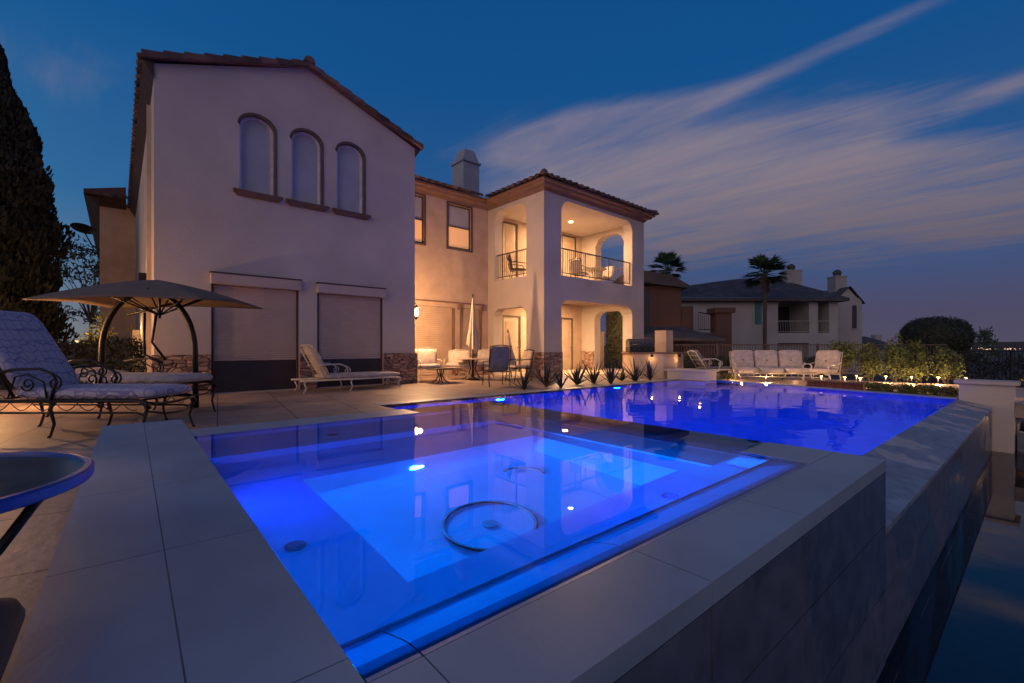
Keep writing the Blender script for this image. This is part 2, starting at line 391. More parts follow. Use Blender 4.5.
for x0, x1 in zip(xx, xx[1:]):
    for (a, za), (b_, zb) in zip([(4.30, SPA_Z-.10), (4.40, SPA_Z-.02), (SY1, SPA_Z-.008)], [(4.40, SPA_Z-.02), (SY1, SPA_Z-.008)]): dv.poly([(x0, a, za), (x1, a, za), (x1, b_, zb), (x0, b_, zb)])
dv.build('spillway', M['weir'], spa, fix=False)
sh = MB()                                            # interior: floor, benches, risers
FX0, FX1, FY0, FY1 = .80, 2.75, 1.56, 2.95
zb, zf, zs = SPA_Z-.43, SPA_Z-.92, SPA_Z-.10
BX0, BX1, BY0, BY1 = WX0, 3.10, 1.13, 4.30
def Q(*pts): sh.poly(pts)
Q((FX0, FY0, zf), (FX1, FY0, zf), (FX1, FY1, zf), (FX0, FY1, zf))
for a, b_ in (((FX0, FY0), (FX1, FY0)), ((FX1, FY0), (FX1, FY1)), ((FX1, FY1), (FX0, FY1)), ((FX0, FY1), (FX0, FY0))): Q((*a, zf), (*b_, zf), (*b_, zb), (*a, zb))
Q((BX0, BY0, zb), (BX1, BY0, zb), (BX1, FY0, zb), (BX0, FY0, zb)); Q((BX0, FY1, zb), (BX1, FY1, zb), (BX1, 3.62, zb), (BX0, 3.62, zb))
Q((BX0, FY0, zb), (FX0, FY0, zb), (FX0, FY1, zb), (BX0, FY1, zb)); Q((FX1, FY0, zb), (BX1, FY0, zb), (BX1, FY1, zb), (FX1, FY1, zb))
z2 = zb+.2
Q((BX0, 3.62, zb), (BX1, 3.62, zb), (BX1, 3.62, z2), (BX0, 3.62, z2)); Q((BX0, 3.62, z2), (BX1, 3.62, z2), (BX1, BY1, z2), (BX0, BY1, z2))
for a, b_ in (((BX0, BY0), (BX1, BY0)), ((BX1, BY0), (BX1, BY1)), ((BX1, BY1), (BX0, BY1)), ((BX0, BY1), (BX0, BY0))): Q((*a, zb), (*b_, zb), (*b_, SPA_Z-.09), (*a, SPA_Z-.09))
sh.build('basin_shell', M['plaster'], spa, fix=False)
sf = MB(); sf.prism([(2.72, 1.32, SPA_Z-.12), (3.098, 1.32, SPA_Z-.12), (3.098, 4.28, SPA_Z-.12), (2.72, 4.28, SPA_Z-.12)], (0, 0, -.05)); sf.build('entry_shelf', M['plaster'], spa)
wb = MB()
for a, b_ in (((BX1, BY1), (BX0, BY1)), ((BX0, BY1), (BX0, 1.0))): wb.poly([(*a, SPA_Z-.09), (*b_, SPA_Z-.09), (*b_, SPA_Z-.003), (*a, SPA_Z-.003)])
wb.build('waterline_band', M['waterline'], spa, fix=False)
wt = MB()
xs = [SX0, .5, 1.31, 2.12, 2.93, SX1]; zs_ = [.238, -.09, -.49, -.89, -1.3]
for x0, x1 in zip(xs, xs[1:]):
    for z1, z0 in zip(zs_, zs_[1:]): wt.box(x0+.004, x1-.004, SY0+.004, .92, z0+.004, z1-.004)
wt.box(SX1-.30, SX1-.004, .922, SY1-.004, -1.3, .20); wt.box(SX0+.004, 3.2, 4.32, SY1-.004, -1.3, .199); wt.box(SX0+.004, WX0-.02, -.78, 5.36, -1.3, .238)
wt.box(SX0+.01, SX1-.01, SY0+.012, .90, -1.3, .23)
wt.build('tiled_wall', M['walltile'], spa)
rg = MB()
rg.tube([(1.62+.275*math.cos(a), 2.12+.275*math.sin(a), zf+.015) for a in (R(-70)+R(332)*i/40 for i in range(41))], .013, 6)
rg.build('floor_ring', M['black'], spa, True)
a_ = MB(); a_.tube([(2.25+.16*math.cos(t), 2.52+.16*math.sin(t), zf+.015+.05*math.sin(t*.5)) for t in (R(-20)+R(140)*i/16 for i in range(17))], .013, 6); a_.build('curved_tube', M['redwall'], spa, True)  # red brown arc of tube just above the spa floor
for (jx, jy, jz) in ((1.62, 2.12, zf), (.92, 1.83, zf), (.54, 2.09, zb), (1.3, 3.9, z2), (2.3, 1.35, zb)):
    MB().lathe([(.045, .001), (.045, .012), (.03, .016)], (jx, jy, jz), 14).build('drain_cover', M['cushblue'], spa)
MB().lathe([(.03, 0), (.03, .02), (.02, .03)], seg=18).xf(Matrix.Translation((1.56, FY1-.001, SPA_Z-.62)) @ Matrix.Rotation(R(90), 4, 'X')).build('light_lens', M['bluelamp'], spa)
sw = MB(); sw.poly([(x, y, SPA_Z-.002) for x, y in [(WX0, .9012), (3.098, .9012), (3.098, 1.315), (SX1, 1.35), (SX1, SY1), (2.354, SY1), (2.354, WY1), (WX0, WY1)]])
o = sw.build('spa_water', M['spa_water'], fix=False); o['kind'] = 'structure'
BL = (.0005, .045, 1.0); BS = (.001, .31, 1.0)
light('spa_lamp', 'AREA', (1.56, FY1-.05, SPA_Z-.60), 1000, BS, .10, (R(-66), 0, 0), spa)
light('spa_fill_light', 'AREA', (2.2, 1.16, SPA_Z-.25), 16, BL, .3, (R(90), 0, 0), spa)  # unseen fill light added under the near lip to brighten the benches
light('spa_fill_light', 'AREA', (.40, 2.7, SPA_Z-.22), 9, BL, .3, (0, R(-90), 0), spa)  # second added fill, unseen on the left wall, for the benches
for (lx, ly) in ((5.9, 7.35), (9.9, 7.35)): light('pool_lamp_or_fill', 'AREA', (lx, ly, -.62), 150, BL, .2, (R(-90), 0, 0), pool)
light('pool_lamp_or_fill', 'AREA', (3.62, 3.6, -.65), 140, BL, .2, (0, R(-90), 0), pool)  # added fill on the spa side, no fitting here, evens the pool glow
light('pool_lamp_or_fill', 'AREA', (6.5, 1.15, -.65), 115, BL, .2, (R(90), 0, 0), pool)  # added fill, unseen behind the weir wall
light('pool_lamp_or_fill', 'AREA', (10.5, 1.15, -.65), 115, BL, .2, (R(90), 0, 0), pool)  # another unseen fill added on the weir side
# ---- catch basin below the weir
bs = thing('catch_basin', 'dark catch basin trough below the vanishing edge wall', 'basin', off=(8, -1.5, -1.6))
b = MB(); b.box(-3, 16, -3.3, WYO, -1.65, -1.6); b.build('basin_floor', M['weir'], bs)
b = MB(); b.box(-3, 16, -3.6, -3.3, -1.6, -.55); b.box(13.2, 16, .34, .6, -1.6, -.55); b.box(16, 16.3, -3.6, .6, -1.6, -.55); b.build('basin_wall', M['walltile'], bs)
b = MB(); b.box(12.75, 13.1, -3.3, .33, -1.6, -.60); b.build('basin_sill', M['walltile'], bs)
b = MB(); b.poly([(-3, -3.3, -.95), (16, -3.3, -.95), (16, WYO, -.95), (-3, WYO, -.95)]); b.build('basin_water', M['basin_water'], fix=False)['kind'] = 'structure'
# ---- pillar at the end of the vanishing edge
t = thing('end_pillar', 'white stucco pillar with flat cap at the end of the vanishing edge', 'pillar', off=(12.7, .7, -1))
MB().box(12.44, 12.95, .36, 1.09, -1.6, .30).build('shaft', M['stucco'], t)
MB().box(12.36, 13.03, .29, 1.16, .303, .37).bevel(.01).build('cap', M['stucco'], t)
t = thing('corner_pedestal', 'low stucco pedestal at the far corner of the pool in front of the white lounger', 'pedestal', off=(13.6, 7.2, 0))
MB().box(13.27, 14.0, 6.64, 7.9, -.3, .26).build('shaft', M['stucco'], t)
MB().box(13.2, 14.07, 6.57, 7.97, .263, .32).bevel(.01).build('cap', M['stucco'], t)
# ================================================================== HOUSE (own frame, turned 1 degree)
HR = R(1.0)
def rotv(v): return Matrix.Rotation(HR, 3, 'Z') @ Vector(v)
house = thing('stucco_house', 'large two storey stucco house with tiled roof, arched windows and warmly lit balcony', 'house', rz=HR, off=(8, 14, 0))
GY = 11.5; GX0, GX1 = .54, 6.38; PK = 3.46
# gable block
gb = MB(); gb.prism([(GX0, GY, -.2), (GX1, GY, -.2), (GX1, GY, 6.70), (PK, GY, 7.78), (GX0, GY, 6.70)], (0, 13, 0))
gable = gb.build('gable_wall', M['stucco'], house)
def archpts(x0, x1, z0, z1, rise, y):
    pts = [(x0, y, z0), (x1, y, z0)]
    w = x1-x0; n = 12
    for i in range(n+1):
        a = PI*i/n; pts.append((x0+w/2+w/2*math.cos(a), y, z1-rise+rise*math.sin(a)))
    return pts
WINS = [(2.03, 2.74), (3.10, 3.80), (4.17, 4.88)]
cs = []
for x0, x1 in WINS: cs.append(MB().prism(archpts(x0, x1, 4.52, 6.27, .30, GY-.2), (0, .38, 0)))
SH = [(1.50, 3.27, .02, 2.60), (3.69, 5.41, .02, 2.58)]
for x0, x1, z0, z1 in SH: cs.append(MB().box(x0, x1, GY-.3, GY+.10, z0, z1-.22))
cut(gable, cs)
for x0, x1 in WINS:
    f = MB(); op = archpts(x0+.002, x1-.002, 4.522, 6.268, .30, GY+.10); 
    w_ = MB(); ip = archpts(x0+.055, x1-.055, 4.575, 6.215, .275, GY+.10)
    for i in range(len(op)):
        j = (i+1) % len(op)
        a, b_, c_, d_ = Vector(op[i]), Vector(op[j]), Vector(ip[j]), Vector(ip[i]); e = Vector((0, .05, 0))
        for q in ((a, b_, c_, d_), (a+e, d_+e, c_+e, b_+e), (d_, c_, c_+e, d_+e)): f.poly(q)
    win = f.build('window', M['framel'], house)
    f = MB(); op = archpts(x0-.045, x1+.045, 4.505, 6.315, .325, GY-.02); ip = archpts(x0+.008, x1-.008, 4.53, 6.262, .30, GY-.012)
    for i in range(1, len(op)-1):
        j = i+1
        a, b_, c_, d_ = Vector(op[i]), Vector(op[j]), Vector(ip[j]), Vector(ip[i]); e = Vector((0, .10, 0))
        for q in ((a, b_, c_, d_), (a+e, d_+e, c_+e, b_+e), (d_, c_, c_+e, d_+e), (a, a+e, b_+e, b_)): f.poly(q)
    f.build('arched_trim', M['frame'], win)
    rb = MB().prism(archpts(x0+.003, x1-.003, 4.525, 6.265, .30, GY+.15), (0, .02, 0)).build('pane', M['blind'], win)
    sl = MB()
    sx0, sx1 = x0-.14, x1+.16
    sl.prism([(sx0, GY-.13, 4.50), (sx1, GY-.13, 4.50), (sx1-.02, GY-.11, 4.44), (sx1-.10, GY-.05, 4.38), (sx0+.10, GY-.05, 4.38), (sx0+.02, GY-.11, 4.44)], (0, .127, 0))
    sl.build('sill', M['frame'], win)
for x0, x1, z0, z1 in SH:
    d_ = MB()
    zt, zb_ = z1-.23, .72; n = 34
    for i in range(n):
        za = zb_+(zt-zb_)*i/n; zc = zb_+(zt-zb_)*(i+1)/n
        d_.prism([(x0+.05, GY+.060, za), (x0+.05, GY+.052, (za+zc)/2), (x0+.05, GY+.060, zc-.004), (x0+.05, GY+.075, zc-.004), (x0+.05, GY+.075, za)], (x1-x0-.10, 0, 0))
    s_ = d_.build('roller_shutter', M['shutter'], house)
    MB().box(x0-.02, x1+.02, GY-.15, GY-.002, z1-.225, z1).bevel(.012).build('shutter_box', M['shutter'], s_)
    MB().box(x0+.003, x0+.048, GY+.02, GY+.09, .03, zt).build('guide_rail', M['soffit'], s_); MB().box(x1-.048, x1-.003, GY+.02, GY+.09, .03, zt).build('guide_rail', M['soffit'], s_)
    MB().box(x0+.05, x1-.05, GY+.078, GY+.095, .03, zb_+.1).build('door_glass', M['dark'], s_)
    MB().box(x0-.03, x1+.03, GY-.152, GY-.0, z1+.002, z1+.03).build('box_trim', M['soffit'], s_)
st = MB()
for a, b_ in ((GX0-.04, 1.49), (3.28, 3.68), (5.42, GX1+.05)): MB().box(a, b_, GY-.06, GY-.003, -.1, .86).build('stone_wainscot', M['stone'], house)
MB().box(GX1+.003, GX1+.05, GY-.002, 13.4, -.1, .86).build('stone_wainscot', M['stone'], house); st.b.free()
# gable roof: slab, rake tiles, eave tiles
EXL, EXR = .36, 6.56; Y0 = GY-.10
sl = 1.1/(PK-EXL)
rf = MB(); 
rf.prism([(EXL, Y0, 6.74), (PK, Y0, 7.84), (EXR, Y0, 6.74), (EXR, Y0, 6.72), (PK, Y0, 7.775), (EXL, Y0, 6.72)], (0, 13.1, 0))
roof = rf.build('gable_roof', M['tile'], house)
rk = MB()
def halftile(b, p, q, r0, r1, up):
    p = Vector(p); q = Vector(q); t = (q-p).normalized(); s_ = t.cross(up).normalized(); n_ = s_.cross(t).normalized()
    A = [p+s_*r0*math.cos(a)+n_*r0*math.sin(a) for a in (PI*i/6 for i in range(7))]; B = [q+s_*r1*math.cos(a)+n_*r1*math.sin(a) for a in (PI*i/6 for i in range(7))]
    va = [b.b.verts.new(v) for v in A]; vb = [b.b.verts.new(v) for v in B]
    for i in range(6): b.b.faces.new((va[i], va[i+1], vb[i+1], vb[i]))
    b.b.faces.new(va); b.b.faces.new(vb); b.b.faces.new((va[0], vb[0], vb[6], va[6]))
for sgn, xe in ((1, EXL), (-1, EXR)):
    L = math.hypot(PK-xe, 1.1); k = 9
    for i in range(k):
        f0, f1 = i/k, (i+1.12)/k
        f1 = min(1, f1)
        a = (xe+(PK-xe)*f0, Y0+.05, 6.74+1.1*f0+.035); b_ = (xe+(PK-xe)*f1, Y0+.05, 6.74+1.1*f1+.0)
        halftile(rk, a, b_, .10, .085, Vector((0, -0.0, 1)))
        # lip of the rake tile hanging over the barge edge
        rk.prism([(a[0], Y0-.08, a[2]-.09), (b_[0], Y0-.075, b_[2]-.075), (b_[0], Y0-.075, b_[2]+.03), (a[0], Y0-.08, a[2]+.03)], (0, .03, 0))
for i in range(42):      # eave barrels, left and right
    y = Y0+.15+i*.31
    halftile(rk, (EXL-.06, y, 6.73), (EXL+1.2, y, 6.73+1.26*sl), .095, .08, Vector((0, 0, 1)))
    halftile(rk, (EXR+.06, y, 6.73), (EXR-1.2, y, 6.73+1.26*sl), .095, .08, Vector((0, 0, 1)))
halftile(rk, (PK, Y0-.1, 7.87), (PK, Y0+12, 7.87), .13, .13, Vector((0, 0, 1)))
rk.build('barrel_tiles', M['tile'], roof)
sf = MB(); sf.prism([(EXL, Y0+.06, 6.70), (GX0-.003, Y0+.06, 6.40), (GX0-.003, Y0+.06, 6.71)], (0, 13.0, 0)); sf.prism([(GX1+.003, Y0+.06, 6.45), (EXR, Y0+.06, 6.70), (GX1+.003, Y0+.06, 6.71)], (0, 2.0, 0))
sf.build('eave_soffit', M['soffit'], roof)
# rear left wing
wg = MB(); wg.box(-.55, GX0-.003, 24.3, 40, -.2, 6.9); wg.build('wing_wall', M['stucco_b'], house)
wr_ = MB()
wr_.prism([(-1.0, 23.8, 6.95), (.24, 23.8, 6.95), (.24, 23.8, 7.45), (-1.0, 23.8, 7.12)], (0, 17, 0)); w2 = wr_.build('wing_roof', M['tile'], house)
e = MB(); e.prism([(-.98, 23.95, 6.93), (-.553, 23.95, 6.6), (-.553, 23.95, 6.93)], (0, 16.5, 0)); e.prism([(-.55, 23.9, 6.93), (.25, 23.9, 6.93), (.25, 24.29, 6.65), (-.55, 24.29, 6.65)], (0, 0, .015)); e.build('eave_soffit', M['soffit'], w2)
bt = MB()
for i in range(5): halftile(bt, (-.9+i*.28, 23.74, 6.97), (-.9+i*.28, 25.5, 7.5), .09, .08, Vector((0, 0, 1)))
bt.build('barrel_tiles', M['tile'], w2)
# side wall: downpipe, trim and lamp
dp = MB(); dp.box(GX0-.07, GX0-.003, 12.6, 12.72, .1, 6.3); dp.build('downpipe', M['stucco_b'], house)
sc = MB(); sc.box(GX0-.16, GX0-.003, 14.3, 14.6, 2.55, 2.85); sconce2 = sc.build('wall_lantern', M['iron'], house)
light('lantern_light', 'POINT', (GX0-.35, 14.5, 3.0), 9, (1, .62, .3), .1, None, house)
# main block and balcony block
MY = 13.5; BXL, BXR, BY = 10.6, 16.5, 10.5
mb = MB(); mb.box(GX1+.004, BXR-.004, MY, 24, -.2, 6.30); main = mb.build('main_wall', M['stucco_b'], house)
MW = [(6.95, 7.84, 4.55, 6.16), (8.80, 9.80, 4.58, 6.14)]
BD = [(11.30, 12.15, 3.48, 6.0), (12.62, 13.5, 4.0, 6.0), (14.75, 15.72, 3.48, 6.05), (11.32, 12.30, .02, 2.3), (14.7, 15.5, .02, 2.35)]
cut(main, [MB().box(a, b_, MY-.2, MY+.12, c_, d_) for a, b_, c_, d_ in MW+BD+[(6.6, 9.05, .05, 2.45), (9.32, 10.25, .80, 2.45)]])
for k, (a, b_, c_, d_) in enumerate(MW):
    f = MB()
    for bx in ((a+.002, a+.055, c_, d_), (b_-.055, b_-.002, c_, d_), (a+.056, b_-.056, c_+.002, c_+.055), (a+.056, b_-.056, d_-.055, d_-.002), (a+.056, b_-.056, (c_+d_)/2-.02, (c_+d_)/2+.02)): f.box(bx[0], bx[1], MY+.03, MY+.09, bx[2]+.001, bx[3]-.001)
    w = f.build('window', M['frame'], house)
    MB().box(a+.05, b_-.05, MY+.07, MY+.10, (c_+d_)/2+.015, d_-.05).build('pane', M['blind'], w)
    MB().box(a+.05, b_-.05, MY+.07, MY+.10, c_+.05, (c_+d_)/2-.015).build('pane', M['lit'], w)
    f = MB()
    for bx in ((a-.06, a-.002, c_-.06, d_+.06), (b_+.002, b_+.06, c_-.06, d_+.06), (a, b_, c_-.06, c_-.002), (a, b_, d_+.002, d_+.06)): f.box(bx[0], bx[1], MY-.035, MY-.003, bx[2], bx[3])
    f.build('surround', M['frame'], w)
for k, (a, b_, c_, d_) in enumerate(BD):
    f = MB()
    for bx in ((a+.002, a+.07, c_, d_), (b_-.07, b_-.002, c_, d_), (a+.071, b_-.071, d_-.07, d_-.002)): f.box(bx[0], bx[1], MY+.01, MY+.09, bx[2]+.001, bx[3]-.001)
    w = f.build('door' if k != 1 else 'window', M['frame'], house)
    MB().box(a+.07, b_-.07, MY+.05, MY+.08, c_+.01, d_-.07).build('door_leaf' if k != 1 else 'pane', M['door'], w)
    if k != 1:
        l = MB(); l.box(a+.20, b_-.20, MY+.040, MY+.049, c_+.55, d_-.25); l.build('panel', M['stucco_b'], w)
        l = MB(); l.tube([(b_-.13, MY+.045, c_+1.0), (b_-.13, MY-.02, c_+1.0), (b_-.22, MY-.02, c_+1.0)], .012, 6); l.build('handle', M['iron'], w)
for a, b_, c_ in ((6.6, 9.05, .05), (9.32, 10.25, .80)):
    d_ = MB(); n = 36
    for i in range(n):
        za = c_+.02+(2.43-c_-.02)*i/n; zc = za+(2.43-c_-.02)/n
        d_.prism([(a+.05, MY+.06, za), (a+.05, MY+.052, (za+zc)/2), (a+.05, MY+.06, zc-.004), (a+.05, MY+.08, zc-.004), (a+.05, MY+.08, za)], (b_-a-.1, 0, 0))
    s_ = d_.build('roller_shutter', M['stucco_b'], house)
    MB().box(a-.02, a+.045, MY-.03, MY+.05, c_, 2.43).build('guide_rail', M['cornice'], s_); MB().box(b_-.045, b_+.02, MY-.03, MY+.05, c_, 2.43).build('guide_rail', M['cornice'], s_)
    if c_ > .5: MB().box(a-.05, b_+.05, MY-.10, MY-.003, c_-.08, c_-.002).build('sill', M['cornice'], s_)
aw = MB(); aw.box(GX1+.01, 10.4, MY-.06, MY-.003, 2.60, 2.64); aw.box(9.2, 9.3, MY-.12, MY-.003, 2.38, 2.60); aw.box(10.2, 10.3, MY-.12, MY-.003, 2.38, 2.60); aw.build('wall_rail', M['cornice'], house)
s_ = MB(); s_.box(9.1, BXL-.003, MY-.05, MY-.003, -.1, .78); s_.build('stone_wainscot', M['stone'], house)
bb = MB(); bb.box(BXL, BXR, BY, MY-.004, -.1, 6.28)
balc = bb.build('balcony_wall', M['stucco'], house)
IX0, IX1, IY0 = BXL+.38, BXR-.42, BY+.38
def cham(b, x0, x1, z0, z1, c, axis, a, dpt, arch=False):
    q = [(x0, z0), (x1, z0), (x1, z1-c), (x1-c*.35, z1-c*.38), (x1-c, z1), (x0+c, z1), (x0+c*.35, z1-c*.38), (x0, z1-c)]
    if axis == 'Y': b.prism([(u, a, w) for u, w in q], (0, dpt, 0))
    else: b.prism([(a, u, w) for u, w in q], (dpt, 0, 0))
    return b
cs = [MB().box(IX0, IX1, IY0, MY+.2, .02, 2.95), MB().box(IX0, IX1, IY0, MY+.2, 3.48, 6.12)]
cs += [cham(MB(), 11.44, 15.66, .02, 2.68, .30, 'Y', BY-.2, .9), cham(MB(), 11.44, 15.66, 3.50, 6.10, .32, 'Y', BY-.2, .9)]
cs += [cham(MB(), 11.36, 13.15, .02, 2.45, .25, 'X', BXL-.2, .9), cham(MB(), 11.36, 13.12, 3.50, 6.08, .30, 'X', BXL-.2, .9)]
cs += [cham(MB(), 11.25, 12.75, .02, 2.62, .30, 'X', BXR-.6, .9), cham(MB(), 11.20, 12.70, 3.50, 5.95, .42, 'X', BXR-.6, .9)]
cut(balc, cs)
# warmer paint inside the loggias is a lining a few mm proud of the shell
li = MB(); li.poly([(IX0, IY0, .03), (IX1, IY0, .03), (IX1, MY, .03), (IX0, MY, .03)]); li.build('loggia_floor', M['stucco_b'], house)
# stone bases on balcony piers
st = MB()
st.b.free()
def lpier(poly): MB().prism([(x, y, -.1) for x, y in poly], (0, 0, .96)).build('pier_stone', M['stone'], house)
lpier([(BXL-.05, BY-.05), (11.46, BY-.05), (11.46, BY+.42), (BXL+.43, BY+.42), (BXL+.43, 11.34), (BXL-.05, 11.34)])
lpier([(15.64, BY-.05), (BXR+.05, BY-.05), (BXR+.05, 11.23), (BXR-.47, 11.23), (BXR-.47, BY+.42), (15.64, BY+.42)])
lpier([(BXR-.47, 12.77), (BXR+.05, 12.77), (BXR+.05, MY-.01), (BXR-.47, MY-.01)]); lpier([(BXL-.05, 13.17), (BXL+.43, 13.17), (BXL+.43, MY-.01), (BXL-.05, MY-.01)])
def railing(p0, p1, z0=3.62, z1=4.46, n=26):
    p0 = Vector(p0); p1 = Vector(p1); b = MB()
    b.tube([p0+Vector((0, 0, z1)), p1+Vector((0, 0, z1))], .024, 6); b.tube([p0+Vector((0, 0, z0)), p1+Vector((0, 0, z0))], .018, 6)
    for i in range(n+1):
        q = p0.lerp(p1, i/n); b.tube([q+Vector((0, 0, z0)), q+Vector((0, 0, z1))], .022 if i % 13 == 0 else .009, 5)
    b.build('balcony_railing', M['rail'], house)
railing((11.46, BY+.12, 0), (15.64, BY+.12, 0), n=39); railing((BXL+.12, 11.38, 0), (BXL+.12, 13.10, 0), n=16); railing((BXR-.12, 11.27, 0), (BXR-.12, 12.68, 0), n=14)
# cornice + hip roof over balcony, eave over main block
def cornice(b, pts, closed=False):
    """pts: plan polyline of wall corners with outward mitre dirs"""
    prof = [(.004, 6.22), (.05, 6.24), (.08, 6.31), (.22, 6.36), (.24, 6.42), (.33, 6.45), (.33, 6.52)]
    for (p, m), (q, m2) in zip(pts, pts[1:]):
        for (o0, z0), (o1, z1) in zip(prof, prof[1:]):
            b.poly([(p[0]+m[0]*o0, p[1]+m[1]*o0, z0), (q[0]+m2[0]*o0, q[1]+m2[1]*o0, z0), (q[0]+m2[0]*o1, q[1]+m2[1]*o1, z1), (p[0]+m[0]*o1, p[1]+m[1]*o1, z1)])
        b.poly([(p[0]+m[0]*.33, p[1]+m[1]*.33, 6.52), (q[0]+m2[0]*.33, q[1]+m2[1]*.33, 6.52), (q[0], q[1], 6.54), (p[0], p[1], 6.54)])
cb = MB(); cornice(cb, [((GX1+.005, MY), (0, -1)), ((BXL, MY), (-1, -1)), ((BXL, BY), (-1, -1)), ((BXR, BY), (1, -1)), ((BXR, 17), (1, 0))])
cb.build('cornice', M['cornice'], house)
o_ = .37; ez = 6.525; sp_ = .36
rf = MB()
HX = (BXL+BXR)/2; hw = HX-(BXL-o_); hz = ez+hw*sp_
A_ = (BXL-o_, BY-o_, ez); B_ = (BXR+o_, BY-o_, ez); P_ = (HX, BY-o_+hw, hz); P2 = (HX, 24, hz)
rf.poly([A_, B_, P_]); rf.poly([B_, (BXR+o_, 24, ez), P2, P_]); rf.poly([A_, P_, P2, (BXL-o_, 24, ez)])
mz = ez+(5)*sp_
rf.poly([(GX1, MY-o_, ez), (BXL-o_, MY-o_, ez), (BXL+4, MY+4.4, ez+5*sp_), (GX1, MY+4.4, ez+5*sp_)])
hr = rf.build('hip_roof', M['tile'], house)
bt = MB()
n = int((B_[0]-A_[0])/.29)
for i in range(n+1):
    x = A_[0]+(B_[0]-A_[0])*i/n; L = min(x-A_[0], B_[0]-x, 2.2)+.12
    halftile(bt, (x, A_[1]-.05, ez+.02), (x, A_[1]+L, ez+.02+L*sp_), .095, .08, Vector((0, 0, 1)))
y = A_[1]
while y < 13.2:
    L = min(y-A_[1], 2.2)+.12; halftile(bt, (A_[0]-.05, y, ez+.02), (A_[0]+L, y, ez+.02+L*sp_), .095, .08, Vector((0, 0, 1))); y += .29
y = A_[1]
while y < 20:
    L = min(y-A_[1], 2.2)+.12; halftile(bt, (B_[0]+.05, y, ez+.02), (B_[0]-L, y, ez+.02+L*sp_), .095, .08, Vector((0, 0, 1))); y += .29
x = GX1+.1
while x < BXL-o_: halftile(bt, (x, MY-o_-.05, ez+.02), (x, MY+1.6, ez+.02+2.2*sp_), .095, .08, Vector((0, 0, 1))); x += .29
for k in range(9): 
    a = Vector(A_).lerp(Vector(P_), k/9); b_ = Vector(A_).lerp(Vector(P_), min(1, (k+1.15)/9)); halftile(bt, a+Vector((0, 0, .08)), b_+Vector((0, 0, .05)), .12, .09, Vector((0, 0, 1)))
    a = Vector(B_).lerp(Vector(P_), k/9); b_ = Vector(B_).lerp(Vector(P_), min(1, (k+1.15)/9)); halftile(bt, a+Vector((0, 0, .08)), b_+Vector((0, 0, .05)), .12, .09, Vector((0, 0, 1)))
bt.build('barrel_tiles', M['tile'], hr)
# chimney
ch = MB(); cx0, cx1, cy0, cy1 = 10.52, 11.32, 15.0, 15.8
ch.box(cx0, cx1, cy0, cy1, 6.6, 8.6)
ch.b.verts.ensure_lookup_table()
a = [(cx0-.06, cy0-.06), (cx1+.06, cy0-.06), (cx1+.06, cy1+.06), (cx0-.06, cy1+.06)]
def frust(b, a, z0, c_, z1):
    b.poly([(*p, z0) for p in a][::-1]); b.poly([(*p, z1) for p in c_])
    for i in range(4): j = (i+1) % 4; b.poly([(*a[i], z0), (*a[j], z0), (*c_[j], z1), (*c_[i], z1)])
frust(ch, a, 8.603, a, 8.68)
frust(ch, [(cx0, cy0), (cx1, cy0), (cx1, cy1), (cx0, cy1)], 8.683, [(cx0+.16, cy0+.14), (cx1-.16, cy0+.14), (cx1-.16, cy1-.14), (cx0+.16, cy1-.14)], 9.18)
ch.build('chimney', mat('chimney_stucco', (.30, .32, .36), .9, .06, 2), hr)
# lamps: corner lantern, ceiling lamps
ln = MB(); lx, ly, lz = GX1+.17, GY+.22, 2.04
ln.box(GX1+.052, GX1+.075, ly-.06, ly+.06, lz-.05, lz+.25); ln.tube([(GX1+.07, ly, lz+.2), (lx-.02, ly, lz+.27), (lx, ly, lz+.2)], .012, 6); ln.lathe([(.085, .13), (.03, .19), (.005, .22)], (lx, ly, lz), 8); ln.lathe([(.02, -.21), (.055, -.15), (.055, -.14)], (lx, ly, lz), 8)
for k in range(4):
    a = PI/4+k*PI/2; ln.tube([(lx+.055*math.cos(a), ly+.055*math.sin(a), lz-.14), (lx+.08*math.cos(a), ly+.08*math.sin(a), lz+.13)], .006, 4)
ln = ln.build('corner_lantern', M['iron'], house)
MB().lathe([(.02, -.12), (.045, -.08), (.055, .02), (.04, .1), (.01, .13)], (lx, ly, lz), 10).build('lantern_glass', M['lamp'], ln, True)
light('lantern_light', 'POINT', (lx+.12, ly-.0, lz), 430, (1, .53, .24), .06, None, house)
for (x, y, z, e_) in ((13.75, 12.1, 6.12, 380), (13.4, 12.1, 2.95, 360)):
    f = MB().lathe([(.12, -.02), (.12, -.002), (.09, -.002)], (x, y, z), 16).build('ceiling_lamp', M['framel'], house)
    MB().lathe([(.085, -.05), (.085, -.021), (.02, -.021)], (x, y, z), 16).build('lamp_lens', M['lamp'], f)
    light('ceiling_light', 'AREA', (x, y, z-.06), e_, (1, .58, .29), .16, None, house)

